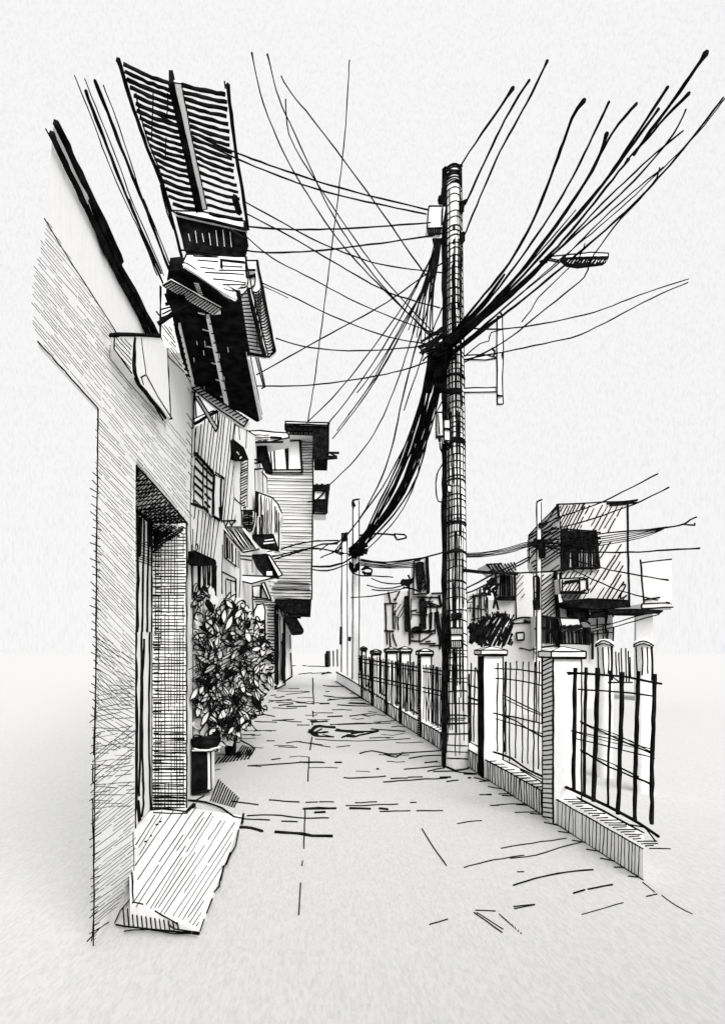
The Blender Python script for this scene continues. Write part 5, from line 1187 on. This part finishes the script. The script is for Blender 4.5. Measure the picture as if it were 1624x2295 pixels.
cable(K4(1390, 316, 1450, 305, 1520, 290, 1560, 262, 1605, 242), 9, 8.5, 6, 6, 'forked upper cable tip at the right edge', gx); cable(K4(1500, 292, 1560, 298, 1590, 298, 1592, 285), 8.7, 8.4, 5, 6, 'forked lower cable tip at the right edge', gx)
cable(K4(560, 445, 640, 470, 760, 486, 950, 488, 1200, 485, 1400, 472, 1618, 460), 12.8, 8, 5, 6, 'long level cable crossing the hatched house to the right edge', gx, blob=True)
cable(K4(535, 300, 620, 255, 800, 190, 960, 130, 1220, 0, 1335, -60), 12.8, 8, 4.5, 5, 'upper of two cables rising right from the slim pole over the hatched roof', gx)
cable(K4(530, 350, 720, 300, 880, 255, 1050, 195, 1220, 130, 1405, 38), 12.8, 8.5, 4.5, 5, 'lower of two cables rising right from the slim pole over the hatched roof', gx, blob=True)
cable(K4(440, 375, 500, 330, 560, 270, 640, 160), 13.2, 15.5, 4.5, 5, 'short cable from the slim pole to the hatched roof corner', gx)
cable(K4(560, 445, 640, 490, 800, 555, 1000, 610, 1200, 648, 1398, 680), 12.8, 10, 4, 5, 'cable slanting down right from the slim pole across the hatched wall', gx, blob=True)
cable(K4(700, 590, 880, 675, 1060, 750, 1240, 800, 1335, 822), 13.5, 11, 4, 4.5, 'lower thin cable slanting down right across the hatched wall', gx)
for k in range(3): cable(K4(-20, 605 + k * 8, 100, 618 + k * 7, 250, 630 + k * 4, 450, 628, 610, 618, 700, 612), 7.95, 14, 5, 5, 'cable of the lower level trio from the big pole to the small house awning', gx)
cable(K4(0, 738, 80, 700, 200, 635, 330, 575, 440, 520), 8, 13, 6, 5, 'upper cable climbing right from the big pole behind the bush', gx); cable(K4(0, 772, 90, 740, 190, 680, 300, 610, 440, 535, 510, 440), 8, 13, 6, 5, 'lower cable climbing right from the big pole behind the bush', gx)
cable(K4(830, 1032, 1000, 990, 1200, 930, 1345, 905), 14, 12, 4, 4, 'upper of two thin cables from the veranda to the long black awning', gx); cable(K4(860, 1042, 1000, 1018, 1180, 965, 1340, 922), 14, 12, 4, 4, 'lower of two thin cables from the veranda to the long black awning', gx)
cable(K4(0, 840, 50, 800, 140, 790), 8.2, 14, 4.5, 4, 'short thin cable from the big pole to the small house', gx); cable(K4(0, 880, 60, 878, 125, 888), 8.2, 14, 4, 4, 'short level cable low on the right of the big pole', gx); cable(K4(40, 800, 60, 795, 62, 830, 20, 840, 0, 830), 9, 8.5, 3.6, 3.6, 'small loop of thin cable right of the big pole', gx)
m = M()
for k in range(24): x, y = R.uniform(125, 210), R.uniform(670, 770); m.pen(K4(x, y, x + R.uniform(-25, 25), y + R.uniform(-30, 30), x + R.uniform(-30, 30), y + R.uniform(-25, 35)), FR(13.6), R.uniform(5, 10), step=7)
m.lines(FR(13.6), 7, K4(210, 720, 205, 800, 190, 880), K4(190, 760, 225, 890), K4(205, 640, 210, 720)); tag(m.build('cable_knot'), 'black clump of tangled cables beside the barred window of the small house', 'cable knot')
# conduits running along the near roof
gc = 'conduits along the corner house'
for p, w, w1, lab in (((455, 460, 560, 720, 650, 960, 760, 1220, 860, 1430, 960, 1680), 4, 4, 'thin left cable of the group left of the slatted canopy'), ((525, 555, 570, 680, 680, 960, 770, 1190, 880, 1440, 985, 1670), 13, 7, 'thick black left cable of the group left of the slatted canopy'), ((518, 480, 590, 660, 710, 960, 800, 1210, 900, 1440, 1000, 1680), 4, 4, 'thin middle cable of the group left of the slatted canopy'),
                  ((580, 492, 640, 640, 740, 900, 830, 1130, 900, 1300, 1030, 1640), 13, 8, 'thick black right cable of the group left of the slatted canopy'), ((632, 520, 690, 670, 780, 930, 860, 1180, 950, 1390, 1050, 1650), 4, 4, 'thin right cable of the group left of the slatted canopy')):
    q = C1(*p); q[-1] = (q[-1][0], min(q[-1][1], 868)); cable(q, LP()(q[0]).y, LP()(q[-1]).y, w, w1, lab, gc)
q = C5(905, 0, 1000, 260, 1080, 450, 1140, 590); cable(q, LP()(q[0]).y, LP()(q[-1]).y, 7, 7, 'short black cable ending on the awning fascia board', gc)
q = C5(1000, 0, 1080, 220, 1150, 420, 1185, 500); cable(q, LP()(q[0]).y, LP()(q[-1]).y, 9, 6, 'short black cable ending on the tiled awning hip', gc)

# ================================================================ CAMERA, SKY, SUN
cam = bpy.data.cameras.new('camera'); co = bpy.data.objects.new('camera', cam); COL.objects.link(co)
co.location = CAM; co.rotation_euler = (math.pi / 2, 0, 0)
cam.sensor_fit = 'AUTO'; cam.sensor_width = 36; cam.lens = 36 * F / 3078
cam.shift_x = (1089 - VX) / 3078; cam.shift_y = (VY - 1539) / 3078
cam.clip_start = .05; cam.clip_end = 3000; sc.camera = co

EL, AZ = math.radians(42), math.radians(160)        # very soft light from behind and a little right of the viewer
w = bpy.data.worlds.new('World'); sc.world = w; w.use_nodes = True
nt = w.node_tree; bg = nt.nodes['Background']; L = nt.links.new
sky = nt.nodes.new('ShaderNodeTexSky'); sky.sky_type = 'NISHITA'; sky.sun_disc = False; sky.sun_elevation = EL; sky.sun_rotation = AZ
bw = nt.nodes.new('ShaderNodeRGBToBW'); L(sky.outputs[0], bw.inputs[0])
mr = nt.nodes.new('ShaderNodeMapRange'); mr.inputs['From Min'].default_value = 0; mr.inputs['From Max'].default_value = 12; mr.inputs['To Min'].default_value = 9.4; mr.inputs['To Max'].default_value = 9.6
L(bw.outputs[0], mr.inputs['Value'])
tc = nt.nodes.new('ShaderNodeTexCoord'); mp = nt.nodes.new('ShaderNodeMapping'); mp.inputs['Scale'].default_value = (1, 1, .16)
nz = nt.nodes.new('ShaderNodeTexNoise'); nz.inputs['Scale'].default_value = 330; nz.inputs['Detail'].default_value = 4; nz.inputs['Roughness'].default_value = .7
L(tc.outputs['Generated'], mp.inputs['Vector']); L(mp.outputs[0], nz.inputs['Vector'])
rp = nt.nodes.new('ShaderNodeValToRGB'); rp.color_ramp.elements[0].position = .32; rp.color_ramp.elements[1].position = .54
rp.color_ramp.elements[0].color = (.90, .90, .90, 1); rp.color_ramp.elements[1].color = (1, 1, 1, 1)
L(nz.outputs['Fac'], rp.inputs[0])
mu = nt.nodes.new('ShaderNodeMath'); mu.operation = 'MULTIPLY'; L(mr.outputs[0], mu.inputs[0]); L(rp.outputs[0], mu.inputs[1])
sx = nt.nodes.new('ShaderNodeSeparateXYZ'); L(tc.outputs['Generated'], sx.inputs[0])
m2 = nt.nodes.new('ShaderNodeMapRange'); m2.interpolation_type = 'SMOOTHSTEP'      # the overcast is a little greyer to the right
for k, v in (('From Min', .05), ('From Max', .75), ('To Min', 1.0), ('To Max', .985)): m2.inputs[k].default_value = v
L(sx.outputs['X'], m2.inputs['Value'])
m3 = nt.nodes.new('ShaderNodeMath'); m3.operation = 'MULTIPLY'; L(mu.outputs[0], m3.inputs[0]); L(m2.outputs[0], m3.inputs[1])
L(m3.outputs[0], bg.inputs['Color']); bg.inputs['Strength'].default_value = .1
sun = bpy.data.lights.new('sun', 'SUN'); sun.energy = 4.8; sun.angle = math.radians(48); sun.color = (1, .985, .96)
so_ = bpy.data.objects.new('sun', sun); COL.objects.link(so_)
d = Vector((math.sin(AZ) * math.cos(EL), math.cos(AZ) * math.cos(EL), math.sin(EL)))
so_.rotation_euler = d.to_track_quat('Z', 'Y').to_euler()
vs = sc.view_settings; vs.view_transform = 'Standard'; vs.look = 'None'; vs.exposure = 0; vs.gamma = 1; vs.use_curve_mapping = False
